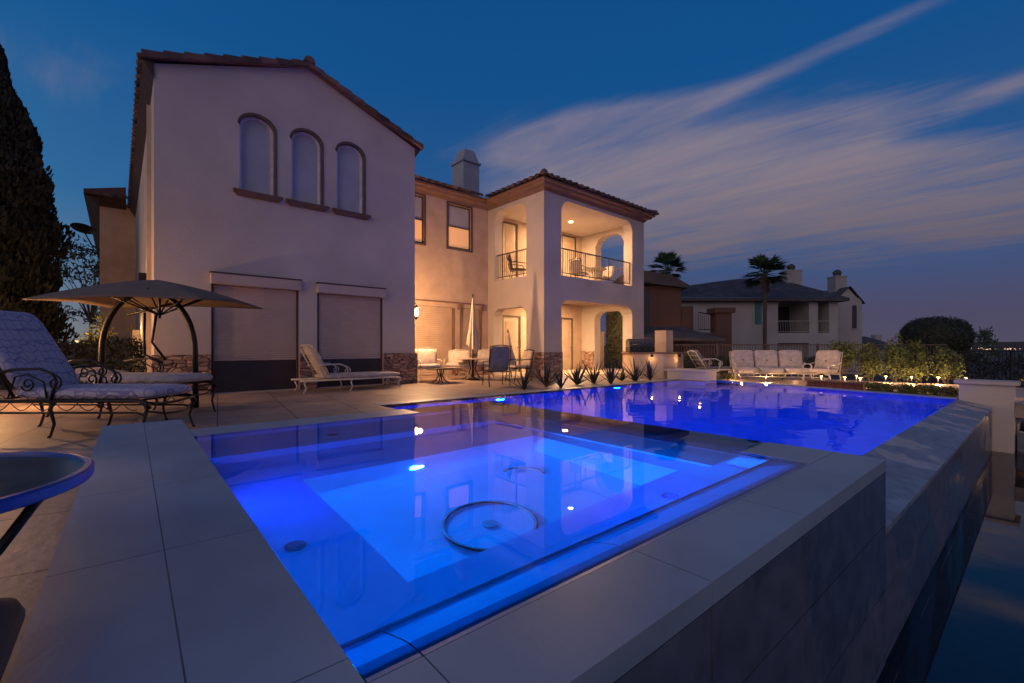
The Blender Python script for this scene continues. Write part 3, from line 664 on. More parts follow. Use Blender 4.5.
# ================================================================== FURNITURE
def arc(c, r, a0, a1, n, pl='xz', y=0.0):
    return [(c[0]+r*math.cos(a), y, c[1]+r*math.sin(a)) for a in (R(a0)+(R(a1)-R(a0))*i/n for i in range(n+1))]
def scroll(c, r, a0, turns, n, y, sgn=1):
    return [(c[0]+r*(1-.75*i/n)*math.cos(R(a0)+sgn*turns*2*PI*i/n), y, c[1]+r*(1-.75*i/n)*math.sin(R(a0)+sgn*turns*2*PI*i/n)) for i in range(n+1)]
def make_chaise(name, label, mf, mc, loc, rz, L=2.05, W=.72, sz=.44, bh=1.0, lean=.70, iron=True, group=None, th=.14):
    t = thing(name, label, 'lounge chair', loc, rz, group); h = W/2
    f = MB()
    for y in (-h, h):
        f.tube([(.0, y, sz-.03), (L-.12, y, sz-.03), (L-.03, y, sz-.05), (L, y, sz-.12)], .024, 6)
        if iron: f.tube([(.0, y, sz-.16), (L-.14, y, sz-.16), (L-.04, y, sz-.19)], .013, 6)
    f.tube([(L-.02, y_, sz-.05-.03*math.cos(y_/h*1.57)) for y_ in (-h+W*i/8 for i in range(9))], .016, 6)
    f.tube([(L-.05, -h, sz-.14), (L+.03, -h*.5, sz-.19), (L+.05, 0, sz-.20), (L+.03, h*.5, sz-.19), (L-.05, h, sz-.14)], .012, 6)
    for x in (.15, L*.5, L-.2): f.tube([(x, -h, sz-.035), (x, h, sz-.035)], .012, 5)
    f.build('frame', mf, t, True)
    if iron:
        wv = MB()
        for y in (-h, h):
            for ph in (0, PI): wv.tube([(x, y+(.004 if ph else -.004), sz-.05+.085*math.sin(x*2*PI/.5+ph)) for x in (L*i/60 for i in range(57))], .0055, 4)
        wv.build('side_lattice', mf, t, True)
    for x, s in ((.12, -1), (L*.48, -1), (L-.06, 1)):
        for y in (-h, h):
            l = MB(); l.tube([(x, y, sz-.05), (x+.035*s, y, sz*.72), (x-.01*s, y, sz*.35), (x+.03*s, y, .03), (x+.055*s, y, .0)], [.018, .020, .015, .014, .018], 6); l.build('leg', mf, t, True)
    c = MB(); c.cushion((L*.5+.25, 0, sz+th*.35), (1, 0, 0), (0, 1, 0), (0, 0, 1), L-.42, W+.02, th, 8, .30); c.build('seat_cushion', mc, t, True)
    b0 = Vector((.62, 0, sz+.06)); d = Vector((-lean, 0, bh)).normalized(); ln = math.hypot(lean, bh); n_ = Vector((bh, 0, lean)).normalized()
    c = MB(); c.cushion(b0+d*ln*.5, d, (0, 1, 0), n_, ln*1.02, W+.02, th*.9, 8, .33); c.build('back_cushion', mc, t, True)
    f = MB()
    for y in (-h, h): f.tube([b0-n_*.09+Vector((0, y, 0)), b0+d*ln*.97-n_*.09+Vector((0, y*.9, 0))], .016, 6)
    f.tube([b0+d*(ln*.97+.05*math.cos(y/h*1.57))-n_*.09+Vector((0, y*.9, 0)) for y in (-h+W*i/8 for i in range(9))], .016, 6)
    for k in (.25, .5, .75): f.tube([b0+d*ln*k-n_*.09+Vector((0, -h*.95, 0)), b0+d*ln*k-n_*.09+Vector((0, h*.95, 0))], .008, 5)
    f.build('backrest_frame', mf, t, True)
    for y in (-h-.02, h+.02):
        a = MB(); za = sz+.30
        a.tube([(.36, y, za-.02), (.55, y, za+.02), (.85, y, za+.03), (1.0, y, za-.03), (1.04, y, za-.12), (1.0, y, za-.22), (.98, y, sz-.02)], .017, 6)
        a.tube(scroll((1.02, za-.13), .085, 90, 1.3, 22, y, -1), .011, 5)
        if iron: a.tube(scroll((.72, za-.14), .08, 200, 1.4, 22, y, 1), .010, 5); a.tube([(.5, y, sz), (.58, y, za-.06), (.72, y, za-.03), (.9, y, za-.12), (.93, y, sz)], .010, 5)
        a.build('armrest', mf, t, True)
    return t
p = cw(-6.08, 5.36)
make_chaise('lounge_chair', 'dark wrought iron chaise with patterned lilac cushion, nearest the spa coping', M['iron'], M['cush'], p, -CAM_YAW, group='wrought iron chaises', lean=.62, bh=.93)
p = cw(-6.75, 6.95)
make_chaise('lounge_chair', 'dark wrought iron chaise with pale cushion, behind the chaise nearest the spa', M['iron'], M['cushpale'], p, -CAM_YAW-R(8), group='wrought iron chaises', lean=.85, bh=.10, W=.85, sz=.50)
make_chaise('lounge_chair', 'pale painted chaise with cream cushion in front of the roller shutters', M['whitemetal'], M['cushpale'], rotv((3.0, 10.80, 0)), HR, L=2.4, sz=.30, bh=.72, lean=.38, iron=False, W=.7, th=.12)
make_chaise('lounge_chair', 'pale lounger with blue grey sling back standing behind the corner pedestal', M['whitemetal'], M['cushblue'], cw(5.75, 14.9, .02), -CAM_YAW+R(6), L=1.75, sz=.30, bh=.55, lean=.35, iron=False, W=.6, th=.07)
# glider sofa with three seats and the chair beside it
def make_sofa(label, loc, rz, n, name='garden_sofa', cat='sofa'):
    t = thing(name, label, cat, loc, rz); w = .70; W = n*w; h = W/2
    f = MB(); f.tube([(-h, 0, .26), (h, 0, .26)], .02, 6); f.tube([(-h, .62, .26), (h, .62, .26)], .02, 6); f.tube([(-h, 0, .16), (h, 0, .16)], .012, 6)
    for i in range(n*4+1): f.tube([(-h+W*i/(n*4), 0, .16), (-h+W*i/(n*4), 0, .26)], .008, 4)
    f.tube([(-h, .78, .92), (h, .78, .92)], .018, 6); f.build('frame', M['whitemetal'], t, True)
    for x in (-h, h):
        for y in (.02, .62): l = MB(); l.tube([(x, y, .28), (x+(.03 if x > 0 else -.03), y, .14), (x, y, 0)], .018, 6); l.build('leg', M['whitemetal'], t, True)
        a = MB(); a.tube([(x, .72, .6), (x, .4, .56), (x, .06, .55), (x, -.04, .50), (x, -.03, .42), (x, .03, .28)], .02, 6); a.tube([(x, .62, .26), (x, .80, .93)], .016, 6); a.build('armrest', M['whitemetal'], t, True)
    for i in range(n):
        x = -h+w*(i+.5)
        c = MB(); c.cushion((x, .30, .36), (1, 0, 0), (0, 1, 0), (0, 0, 1), w*.97, .66, .17, 7, .3); c.build('seat_cushion', M['cushpale'], t, True)
        c = MB(); c.cushion((x, .66, .66), (1, 0, 0), (0, .28, 1), (0, 1, -.28), w*.96, .66, .17, 7, .3)
        q = c.build('back_cushion', M['cushpale'], t, True)
        MB().lathe([(.028, 0), (.022, .012), (.005, .016)], seg=10).xf(Matrix.Translation((x, .575, .66)) @ Matrix.Rotation(R(75), 4, 'X')).build('tuft_button', M['cornice'], q)
    return t
p = cw(8.05, 13.9, -.05)
make_sofa('pale tufted three seat garden sofa at the far edge of the pool', p, -CAM_YAW-R(14), 3)
make_sofa('pale cushioned garden chair turned sideways at the right end of the three seat sofa', cw(9.12, 13.5, -.05), -CAM_YAW-R(60), 1, 'garden_chair', 'chair')
# patio chairs
def make_chair(name, label, mf, mc, loc, rz, cat='chair', bh=.60, W=.52, group=None, th=.08, sz=.42):
    t = thing(name, label, cat, loc, rz, group); h = W/2   # faces -y
    f = MB(); f.tube([(-h, -.25, sz-.03), (h, -.25, sz-.03), (h, .25, sz-.03), (-h, .25, sz-.03), (-h, -.25, sz-.03)], .014, 6)
    for x in (-h, h): f.tube([(x, .25, sz-.03), (x, .38, sz+bh)], .014, 6)
    f.tube([(-h, .38, sz+bh), (0, .39, sz+bh+.035), (h, .38, sz+bh)], .014, 6); f.build('frame', mf, t, True)
    for x in (-h, h):
        for y, s in ((-.25, -1), (.25, 1)): l = MB(); l.tube([(x, y, sz-.03), (x, y+.02*s, .2), (x, y+.06*s, 0)], .013, 6); l.build('leg', mf, t, True)
        a = MB(); a.tube([(x, .32, sz+.25), (x, 0, sz+.23), (x, -.22, sz+.22), (x, -.27, sz+.16), (x, -.25, sz-.03)], .014, 6); a.build('armrest', mf, t, True)
    c = MB(); c.cushion((0, 0, sz+th*.3), (1, 0, 0), (0, 1, 0), (0, 0, 1), W*.98, .52, th, 6, .3); c.build('seat_cushion', mc, t, True)
    c = MB(); c.cushion((0, .29, sz+bh*.52), (1, 0, 0), (0, .2, 1), (0, 1, -.2), W*.94, bh*.98, th, 6, .3); c.build('back_cushion', mc, t, True)
    return t
A = -CAM_YAW
make_chair('patio_chair', 'high backed blue grey sling chair seen from behind on the lit patio', M['iron'], M['cushblue'], cw(-.42, 11.9), A+R(200), bh=.62, W=.56, group='chairs on the lit patio')
make_chair('patio_chair', 'pale cushioned armchair against the wall beside the corner lantern', M['whitemetal'], M['cushpale'], cw(-2.45, 13.3), A+R(25), bh=.55, W=.62, group='chairs on the lit patio', th=.14)
make_chair('patio_chair', 'pale cushioned armchair between the low iron table and the umbrella table', M['whitemetal'], M['cushpale'], cw(-1.72, 14.3), A+R(-5), bh=.5, W=.75, group='chairs on the lit patio', th=.15)
make_chair('patio_chair', 'tan cushioned chair right of the umbrella table in front of the stone pier', M['iron'], M['umbrella'], cw(.20, 13.6), A+R(-60), bh=.5, W=.55, group='chairs on the lit patio')
make_chair('patio_chair', 'cushioned chair half hidden behind the umbrella table', M['whitemetal'], M['cushpale'], cw(-.95, 15.0), A+R(-10), bh=.5, W=.55, group='chairs on the lit patio')
def round_table(name, label, cat, loc, r, z, mt, ml, pole=False):
    t = thing(name, label, cat, loc)
    MB().lathe([(r-.01, z-.03), (r, z-.02), (r, z-.005), (r-.02, z)], seg=36).build('tabletop', mt, t)
    for k in range(4):
        a = PI/4+k*PI/2; l = MB(); l.tube([(r*.25*math.cos(a), r*.25*math.sin(a), z-.03), (r*.12*math.cos(a), r*.12*math.sin(a), z*.5), (r*.35*math.cos(a), r*.35*math.sin(a), z*.15), (r*.62*math.cos(a), r*.62*math.sin(a), 0)], .016, 6); l.build('leg', ml, t, True)
    return t
p = cw(-1.22, 14.06)
round_table('dining_table', 'round patio table with a closed umbrella standing through it', 'table', p, .56, .68, M['umbrella'], M['iron'])
round_table('low_table', 'low dark iron table in front of the cushioned armchairs', 'table', cw(-2.05, 12.9), .42, .42, M['iron'], M['iron'])
def closed_umbrella(label, loc, ztop, zb_, rmax, lean=0.0, base=True):
    u = thing('patio_umbrella', label, 'umbrella', loc, 0, 'closed umbrellas'); 
    MB().tube([(0, 0, .0), (lean, 0, ztop)], .020, 8).build('pole', M['iron'], u, True)
    c = MB()
    def f(a, b):
        th = a*2*PI; r = (rmax*(.18+.82*b**1.3))*(1+.30*math.sin(th*8)*(.4+.6*b))*(1.0 if b < .93 else .93)
        z = ztop-.06-(ztop-.06-zb_)*b + (.12*math.sin(th) if b > .8 else 0)*b
        return Vector((lean*(z/ztop)+r*math.cos(th), r*math.sin(th), z))
    c.grid(f, 48, 12); bmesh.ops.remove_doubles(c.b, verts=c.b.verts, dist=1e-4); c.build('folded_canopy', M['umbrella'], u, True)
    MB().lathe([(.02, 0), (.028, .04), (.008, .1)], (lean, 0, ztop-.02), 10).build('finial', M['iron'], u)
    if base: MB().lathe([(.22, 0), (.22, .04), (.05, .09), (.03, .25)], seg=20).build('base', M['iron'], u)
closed_umbrella('tall closed umbrella standing through the round patio table', p+Vector((0, 0, 0)), 2.62, 1.05, .17)
closed_umbrella('short folded tan umbrella leaning beside the loggia door', cw(-.02, 15.2), 1.55, .35, .20, -.15, False)
# near glass table and chair
t = thing('glass_table', 'round glass topped table with blue painted rim at the left edge beside the spa', 'table', (-.563, 2.036, 0))
ro = .468
MB().lathe([(ro-.024, .600), (ro-.024, .612)], seg=72).build('glass_top', M['glasstop'], t)
r_ = MB()
prof = [(ro-.024, .585), (ro-.004, .583), (ro, .588), (ro, .614), (ro-.006, .620), (ro-.022, .620), (ro-.024, .616)]
sg = 96; rings = [[r_.b.verts.new((r*math.cos(2*PI*k/sg), r*math.sin(2*PI*k/sg), z)) for k in range(sg)] for r, z in prof]
for a, b_ in zip(rings, rings[1:]+rings[:1]):
    for k in range(sg): r_.b.faces.new((a[k], a[(k+1) % sg], b_[(k+1) % sg], b_[k]))
r_.build('rim', M['bluerim'], t)
for k in range(4):
    a = R(65)+k*PI/2; l = MB(); l.tube([(.40*math.cos(a), .40*math.sin(a), .575), (.22*math.cos(a), .22*math.sin(a), .3), (.30*math.cos(a), .30*math.sin(a), .0)], .014, 8); l.build('leg', M['iron'], t, True)
t = thing('patio_stool', 'dark round cushioned stool in the lower left corner in front of the glass table', 'stool', (-.46, 1.28, 0))
MB().cushion((0, 0, .40), (1, 0, 0), (0, 1, 0), (0, 0, 1), .56, .60, .09, 8, .4).build('seat_cushion', M['black'], t, True)
for k in range(4):
    a = PI/4+k*PI/2; l = MB(); l.tube([(.22*math.cos(a), .22*math.sin(a), .36), (.24*math.cos(a), .24*math.sin(a), 0)], .014, 6); l.build('leg', M['iron'], t, True)
# curved frame canopy behind the chaises
cn_ = thing('shade_canopy', 'tan fabric canopy on a dark curved frame behind the chaises', 'canopy', cw(-6.1, 7.6), A)
c = MB()
def cf(a, b):
    x = (a*2-1); y = (b*2-1); m = max(abs(x), abs(y))
    return Vector((x*1.36+.08, y*.82, 2.15-.36*m**1.5-.05*(1-abs(abs(x)-abs(y)))*m+(.0)))
c.grid(cf, 24, 24)
cnp = c.build('canopy_fabric', M['canvas'], cn_, True)
sm = cnp.modifiers.new('s', 'SOLIDIFY'); sm.thickness = .015
for y, in ((-.05,),):
    f = MB()
    pts = [(.78*math.cos(a), y, .95+1.0*math.sin(a)) for a in (PI*i/20 for i in range(21))]
    f.tube([(.80, y, 0)]+pts+[(-.80, y, 0)], .045, 8); f.build('arch_frame', M['iron'], cn_, True)
f = MB()
for k in range(8):
    a = 2*PI*k/8+.3; f.tube([(.15, 0, 1.55), (.15+.9*math.cos(a), .6*math.sin(a), 1.93-.0)], .013, 5)
f.tube([(.15, 0, 1.5), (.15, 0, 2.1)], .02, 6); f.tube([(-.35, -.05, 1.55), (.15, 0, 1.7), (.55, -.05, 1.78)], .02, 6); f.build('rib', M['iron'], cn_, True)
f = MB(); f.tube([(-.1, .0, 1.6), (-.12, 0, .9), (.2, .0, .75)], .02, 6); f.tube([(.1, .0, 1.6), (.02, 0, 1.1), (.25, 0, .8)], .02, 6); f.build('hanging_arm', M['iron'], cn_, True)
t = thing('patio_lantern', 'warm post lantern on the patio left of the patterned chaise', 'lantern', cw(-8.75, 7.0))
b = MB(); b.box(-.09, .09, -.09, .09, 1.0, 1.03); b.box(-.09, .09, -.09, .09, 1.40, 1.43)
for x in (-.08, .08):
    for y in (-.08, .08): b.box(x-.008, x+.008, y-.008, y+.008, 1.031, 1.399)
b.build('cage', M['iron'], t); MB().lathe([(.035, 1.04), (.035, 1.16), (.01, 1.2)], seg=10).build('candle', M['lampdim'], t, True)
MB().lathe([(.12, 0), (.12, .03), (.025, .06), (.02, .998)], seg=12).build('post', M['iron'], t)
light('lantern_flame', 'POINT', Vector((0, 0, 1.28)), 360, (1, .48, .17), .04, None, t)
# balcony furniture (house frame)
def hp(x, y, z=0): return rotv((x, y, z))
make_chair('balcony_chair', 'dark wrought iron chair behind the left balcony railing', M['iron'], M['iron'], hp(11.20, 12.45, 3.49), R(60), group='chairs on the balcony', th=.03, bh=.55)
make_chair('balcony_chair', 'pale framed chair left of the balcony table behind the front railing', M['iron'], M['cushpale'], hp(13.6, 11.5, 3.49), R(100), group='chairs on the balcony', th=.05, bh=.5)
make_chair('balcony_chair', 'pale framed chair right of the balcony table by the open side arch', M['whitemetal'], M['cushpale'], hp(15.2, 11.6, 3.49), R(-90), group='chairs on the balcony', th=.05, bh=.5)
round_table('balcony_table', 'round pale table on the upstairs balcony', 'table', hp(14.5, 11.5, 3.49), .5, .70, M['whitemetal'], M['whitemetal'])
# outdoor kitchen and grill
t = thing('outdoor_kitchen', 'curved stucco outdoor kitchen island washed by small warm lights', 'kitchen island', off=(13.2, 8.9, 0), loc=(0, 0, 0))
k0 = cw(4.35, 14.6); k1 = cw(6.3, 17.2)
def kis(u, w_, z): return cw(4.05+u, 15.0+w_, z)
b = MB(); poly = [kis(0, 0, 0), kis(.95, -.15, 0), kis(1.5, .15, 0), kis(1.95, .75, 0), kis(1.95, 1.4, 0), kis(0, 1.4, 0)]
b.prism(poly, (0, 0, .80)); b.build('island_wall', M['stucco_b'], t)
b = MB(); poly = [kis(-.05, -.06, .803), kis(.98, -.22, .803), kis(1.56, .10, .803), kis(2.02, .72, .803), kis(2.02, 1.46, .803), kis(-.05, 1.46, .803)]
b.prism(poly, (0, 0, .05)); b.build('countertop', M['cornice'], t)
b = MB(); q = kis(1.35, 1.0, 0); b.box(q.x-.22, q.x+.22, q.y-.22, q.y+.22, .86, 1.62); b.build('oven_chimney', M['stucco_b'], t)
for u in (.55, 1.55):
    q = kis(u, -.20 if u < 1 else .05, .70); 
    l = MB().lathe([(.035, 0), (.05, .03), (.05, .08), (.03, .1)], q, 12).build('step_light', M['iron'], t)
    light('step_light_lamp', 'POINT', q+Vector((0, 0, -.06)), 1.6, (1, .55, .22), .02, None, t)
t = thing('gas_grill', 'dark gas grill with sloping hood on the outdoor kitchen counter', 'grill', loc=kis(.30, .3, .86), rz=A)
b = MB(); b.box(-.42, .42, -.28, .28, 0, .18); b.build('firebox', M['black'], t)
b = MB(); b.prism([(-.42, -.29, .183), (-.42, -.24, .34), (-.42, .02, .46), (-.42, .28, .42), (-.42, .28, .183)], (.84, 0, 0)); b.bevel(.02); hd = b.build('hood', M['steel'], t)
b = MB(); b.tube([(-.34, -.29, .25), (-.34, -.35, .26), (.34, -.35, .26), (.34, -.29, .25)], .012, 6); b.build('handle', M['steel'], hd, True)
for i in range(4):
    MB().lathe([(.025, 0), (.02, .03)], seg=10).xf(Matrix.Translation((-.28+.19*i, -.283, .09)) @ Matrix.Rotation(R(90), 4, 'X')).build('knob', M['steel'], t)
# low red brown block wall and path lights at the far edge of the pool
t = thing('low_block_wall', 'low red brown block planter wall on the far pool edge right of the sofa', 'planter', off=(14, 3.3, 0))
b = MB(); a0 = Vector((13.95, 4.15, 0)); a1 = Vector((13.65, 2.85, 0)); n = 6
for i in range(n):
    q0 = a0.lerp(a1, i/n+.004); q1 = a0.lerp(a1, (i+1)/n-.004); b.prism([(q0.x, q0.y, -.3), (q1.x, q1.y, -.3), (q1.x+.3, q1.y, -.3), (q0.x+.3, q0.y, -.3)], (0, 0, .42))
b.build('block_course', M['redwall'], t)
b = MB(); b.prism([(a0.x-.04, a0.y+.03, .123), (a1.x-.04, a1.y-.03, .123), (a1.x+.34, a1.y-.03, .123), (a0.x+.34, a0.y+.03, .123)], (0, 0, .04)); b.build('cap', M['cornice'], t)
def path_light(loc, label, e_=5, s=1.0):
    t = thing('path_light', label, 'garden light', loc, 0, 'low garden lights along the planting')
    MB().lathe([(.02, 0), (.012, .02), (.012, .24*s)], seg=8).build('post', M['iron'], t)
    MB().lathe([(.03, .24*s), (.035, .25*s), (.03, .27*s)], seg=10).build('lamp_lens', M['lampdim'], t)
    MB().lathe([(.09, .272*s), (.085, .285*s), (.02, .32*s)], seg=12).build('shade', M['iron'], t)
    light('path_lamp', 'POINT', Vector(loc)+Vector((-.02, -.02, .20*s)), e_, WARM, .03)
for (x, y, s, lb) in ((14.62, 4.0, 1, 'low garden light glowing just right of the turned garden chair'), (14.55, 3.45, 1, 'low garden light glowing above the middle of the red brown block wall'), (14.5, 3.1, 1, 'low garden light glowing above the right end of the red brown block wall'),
                     (14.15, 2.0, .7, 'low garden light among yellow green ground cover left of the end pillar'), (14.8, 5.5, .6, 'low garden light under the right end of the sofa'), (15.0, 6.6, .6, 'low garden light at the left end of the sofa')):
    path_light((x, y, -.03), lb, 30, s)
path_light((13.9, .75, -.05), 'low garden light directly behind the end pillar', 9, 1); path_light((13.6, .05, -.30), 'low garden light on the lower bed right of the end pillar', 10, 1)
path_light((14.2, -.15, -.62), 'lowest garden light at the right edge beyond the basin', 10, 1)

# ================================================================== PLANTS
def foliage_blob(b, c, r, n, size, shell=.55, rnd=random, flat=.2, top=None):
    c = Vector(c)
    def f(q):
        d = Vector((q.gauss(0, 1), q.gauss(0, 1), q.gauss(0, 1))).normalized(); k = q.uniform(shell, 1)**.6
        return c+Vector((d.x*r[0]*k, d.y*r[1]*k, d.z*r[2]*k))
    leaves(b, f, n, size, rnd, flat)
def bush(name, label, loc, r, m, n=700, size=.09, cat='shrub', group=None, blobs=7, seed=1, stems=5):
    q = random.Random(seed); t = thing(name, label, cat, loc, 0, group); b = MB()
    for k in range(blobs):
        a = q.random()*2*PI; d = q.uniform(0, .62)
        foliage_blob(b, (r[0]*d*math.cos(a), r[1]*d*math.sin(a), r[2]*q.uniform(.45, 1.25)), (r[0]*q.uniform(.35, .6), r[1]*q.uniform(.35, .6), r[2]*q.uniform(.35, .65)), n//blobs, size, .3, q)
    b.build('foliage', m, t, fix=False)
    s = MB()
    for k in range(stems):
        a = q.random()*2*PI; s.tube([(.04*math.cos(a), .04*math.sin(a), 0), (r[0]*.4*math.cos(a), r[1]*.4*math.sin(a), r[2]*.9)], [.02, .008], 5)
    s.build('stem', M['trunk'], t)
    return t
def spiky(loc, h, n, label, seed, group='agave plants along the pool coping'):
    q = random.Random(seed); b = MB()
    for k in range(n):
        a = q.random()*2*PI; L_ = h*q.uniform(.5, 1.15); sp_ = q.uniform(.1, .95); w_ = .036*q.uniform(.8, 1.3)
        prev = None; u = Vector((math.cos(a), math.sin(a), 0)); s_ = Vector((-u.y, u.x, 0))
        cu = q.uniform(-.15, .35)
        pts = []
        for i in range(6):
            f = i/5; pts.append((u*(L_*sp_*f*(1+cu*f))+Vector((0, 0, L_*math.sqrt(max(0, 1-sp_*sp_))*f*(1-.12*cu*f))), w_*(1-f)**.7*(1 if i else .8)))
        vs = [(b.b.verts.new(p+s_*ww_), b.b.verts.new(p-Vector((0, 0, ww_*.5))), b.b.verts.new(p-s_*ww_)) for p, ww_ in pts[:-1]]
        tip = b.b.verts.new(pts[-1][0])
        for (a1, b1, c1), (a2, b2, c2) in zip(vs, vs[1:]): b.b.faces.new((a1, b1, b2, a2)); b.b.faces.new((b1, c1, c2, b2))
        b.b.faces.new((vs[-1][0], vs[-1][1], tip)); b.b.faces.new((vs[-1][1], vs[-1][2], tip))
    o = b.build('agave', M['agave'], fix=False); o.location = loc
    return tag(o, label, 'agave', group)
ag = [(524, .62, 'leftmost spiky agave at the pool coping before the stone pier'), (546, .55, 'spiky agave in front of the balcony corner pier'), (561, .38, 'small spiky agave beside the right face of the corner pier'),
      (577, .72, 'tall spiky agave before the left side of the loggia opening'), (594, .66, 'spiky agave in the middle of the loggia opening'), (611, .60, 'spiky agave before the right pier of the loggia'),
      (622, .45, 'small spiky agave below the right loggia pier'), (636, .55, 'spiky agave at the right corner of the house'), (650, .60, 'rightmost spiky agave before the outdoor kitchen')]
for i, (px_, h, lb) in enumerate(ag):
    r_ = (px_-512)/450; Yv = 8.1+.28*math.sin(i*2.3); dx, dy = r_*math.cos(CAM_YAW)+math.sin(CAM_YAW), math.cos(CAM_YAW)-r_*math.sin(CAM_YAW)
    spiky((dx*Yv/dy, Yv, 0), h*(1.0+.45*((i*37)%10)/10), 19+(i*5)%9, lb, 40+i)
# cypresses at the left edge
def cypress(loc, h, r, label, seed, n=9000):
    q = random.Random(seed); t = thing('cypress_tree', label, 'tree', loc, 0, 'dark cypress trees at the left edge'); b = MB()
    def f(w):
        u = w.random()**.8; z = .3+(h-.3)*u; k = (math.sin(min(1, (1-u)*1.7)*PI/2))**.8*(.85+.25*math.sin(u*23+seed)*math.sin(u*9))
        a = w.random()*2*PI; rr = r*k*(w.uniform(.35, 1)**.5)*(1+.16*math.sin(a*5+u*14)); return Vector((rr*math.cos(a), rr*math.sin(a), z))
    for _ in range(n):
        p_ = f(q); d = Vector((p_.x*.35+q.gauss(0, .15), p_.y*.35+q.gauss(0, .15), 1.0*r)).normalized(); k = q.uniform(.09, .22); s_ = d.cross(Vector((q.gauss(0, 1), q.gauss(0, 1), 0))).normalized()*k*.22
        b.poly([p_-s_, p_+s_, p_+d*k*.7+s_*.6, p_+d*k, p_+d*k*.6-s_])
    b.build('crown', M['cypress'], t, fix=False); MB().tube([(0, 0, 0), (0, 0, h*.85)], [.16, .03], 8).build('trunk', M['trunk'], t)
cypress(cw(-15.6, 13.6, 0), 10.2, 1.15, 'tallest dark cypress at the left edge of the picture', 3, 24000)
cypress(cw(-16.45, 15.2, 0), 8.8, 1.0, 'shorter cypress with pointed tip nearest the house', 5, 16000)
cypress(cw(-15.3, 12.2, 0), 7.0, 1.3, 'broad low cypress in front of the taller ones', 8, 16000)
cypress(cw(-16.0, 14.7, 0), 7.6, .9, 'narrow cypress standing between the tallest one and the pointed one', 9, 12000)
# feathery tree behind, by the dish
def tree(name, label, loc, h, cr, m, n, size, seed, group=None, trunk_h=.5, blobs=16, lean=0, tr=.09):
    q = random.Random(seed); t = thing(name, label, 'tree', loc, 0, group); b = MB(); tr_ = MB(); th = h*trunk_h
    tr_.tube([(0, 0, 0), (lean*.3, 0, th*.5), (lean, 0, th)], [tr, tr*.75, tr*.55], 8)
    for k in range(blobs):
        a = q.random()*2*PI; d = q.uniform(.25, .9); z = q.uniform(th*.9, h*.95)
        c = Vector((lean+cr*d*math.cos(a), cr*d*math.sin(a), z)); foliage_blob(b, c, (cr*q.uniform(.2, .4), cr*q.uniform(.2, .4), h*q.uniform(.05, .11)), n//blobs, size, .0, q)
        mid = Vector((lean+c.x*.4-lean*.4, c.y*.4, th+(z-th)*.45)); tr_.tube([(lean, 0, th*.93), mid, c], [tr*.4, tr*.25, tr*.08], 5)
    b.build('crown', m, t, fix=False); tr_.build('trunk', M['trunk'], t)
tree('feathery_tree', 'thin feathery tree between the cypresses and the house', cw(-20.6, 22, -.1), 6.4, 2.0, M['leafd'], 1800, .22, 12, trunk_h=.4, blobs=20)
tree('young_tree', 'small airy pale green tree right of the clipped round shrub', cw(33, 32.5, -1.9), 4.6, 1.9, M['treefar'], 1500, .30, 15, trunk_h=.45, blobs=12)
# dark hedge at left, lit shrub and lit end
def hedge(name, label, p0, p1, w_, h, m, n, size, seed):
    q = random.Random(seed); p0 = Vector(p0); p1 = Vector(p1); d = p1-p0; L_ = d.length; u = d.normalized(); s_ = Vector((-u.y, u.x, 0)); b = MB()
    nl = max(2, int(L_/.6))
    hs = [q.uniform(.85, 1.12) for _ in range(nl+2)]
    def f(w):
        k = w.random(); i = int(k*nl); hh = h*(hs[i]*(1-(k*nl-i))+hs[i+1]*(k*nl-i)); z = hh*(1-(w.random()**2)*.98) if w.random() < .5 else hh*w.random()
        e = w.uniform(-.5, .5); e = math.copysign(abs(e*2)**.4/2, e) if z < hh*.85 else e
        return u*(k*L_)+s_*(e*w_)+Vector((0, 0, z))
    leaves(b, f, n, size, q)
    t = thing(name, label, 'hedge', p0)
    b.build('foliage', m, t, fix=False)
    for i in range(nl): MB().tube([u*(L_*i/nl), u*(L_*i/nl)+Vector((0, 0, h*.55))], .02, 5).build('stem', M['trunk'], t)
    return t
hedge('hedge', 'dark hedge along the left side of the patio below the cypresses', cw(-17, 11.9), cw(-9.2, 11.2), .9, 1.22, M['cypress'], 12000, .12, 21)
bush('lit_shrub', 'shrub lit golden from below beside the house wall at left', cw(-12.2, 13.2, 0), (.7, .6, 1.15), M['leafy'], 2200, .12, seed=31)
light('garden_uplight', 'POINT', cw(-12.0, 12.45, 1.35), 45, (1, .50, .16), .05)
t = thing('garden_uplight_post', 'small garden spotlight post beside the golden lit shrub', 'garden light', cw(-12.0, 12.4, 0)); MB().tube([(0, 0, 0), (0, 0, 1.15)], .02, 6).build('post', M['iron'], t); MB().lathe([(.03, 0), (.035, .05)], (0, 0, 1.15), 10).build('lamp_lens', M['lampdim'], t)
t = thing('side_gate', 'warm lit boarded gate between shrub and house wall', 'gate', cw(-12.3, 14.6, 0), A)
b = MB()
for i in range(7): b.box(.0, 1.5, -.02, .02, .2+i*.2, .2+i*.2+.185)
b.build('board_panel', M['door'], t)
for x in (-.06, 1.52): MB().box(x, x+.06, -.04, .04, 0, 1.75).build('post', M['frame'], t)
light('gate_lamp', 'POINT', cw(-11.6, 13.9, 1.6), 26, (1, .50, .16), .05, None, None)
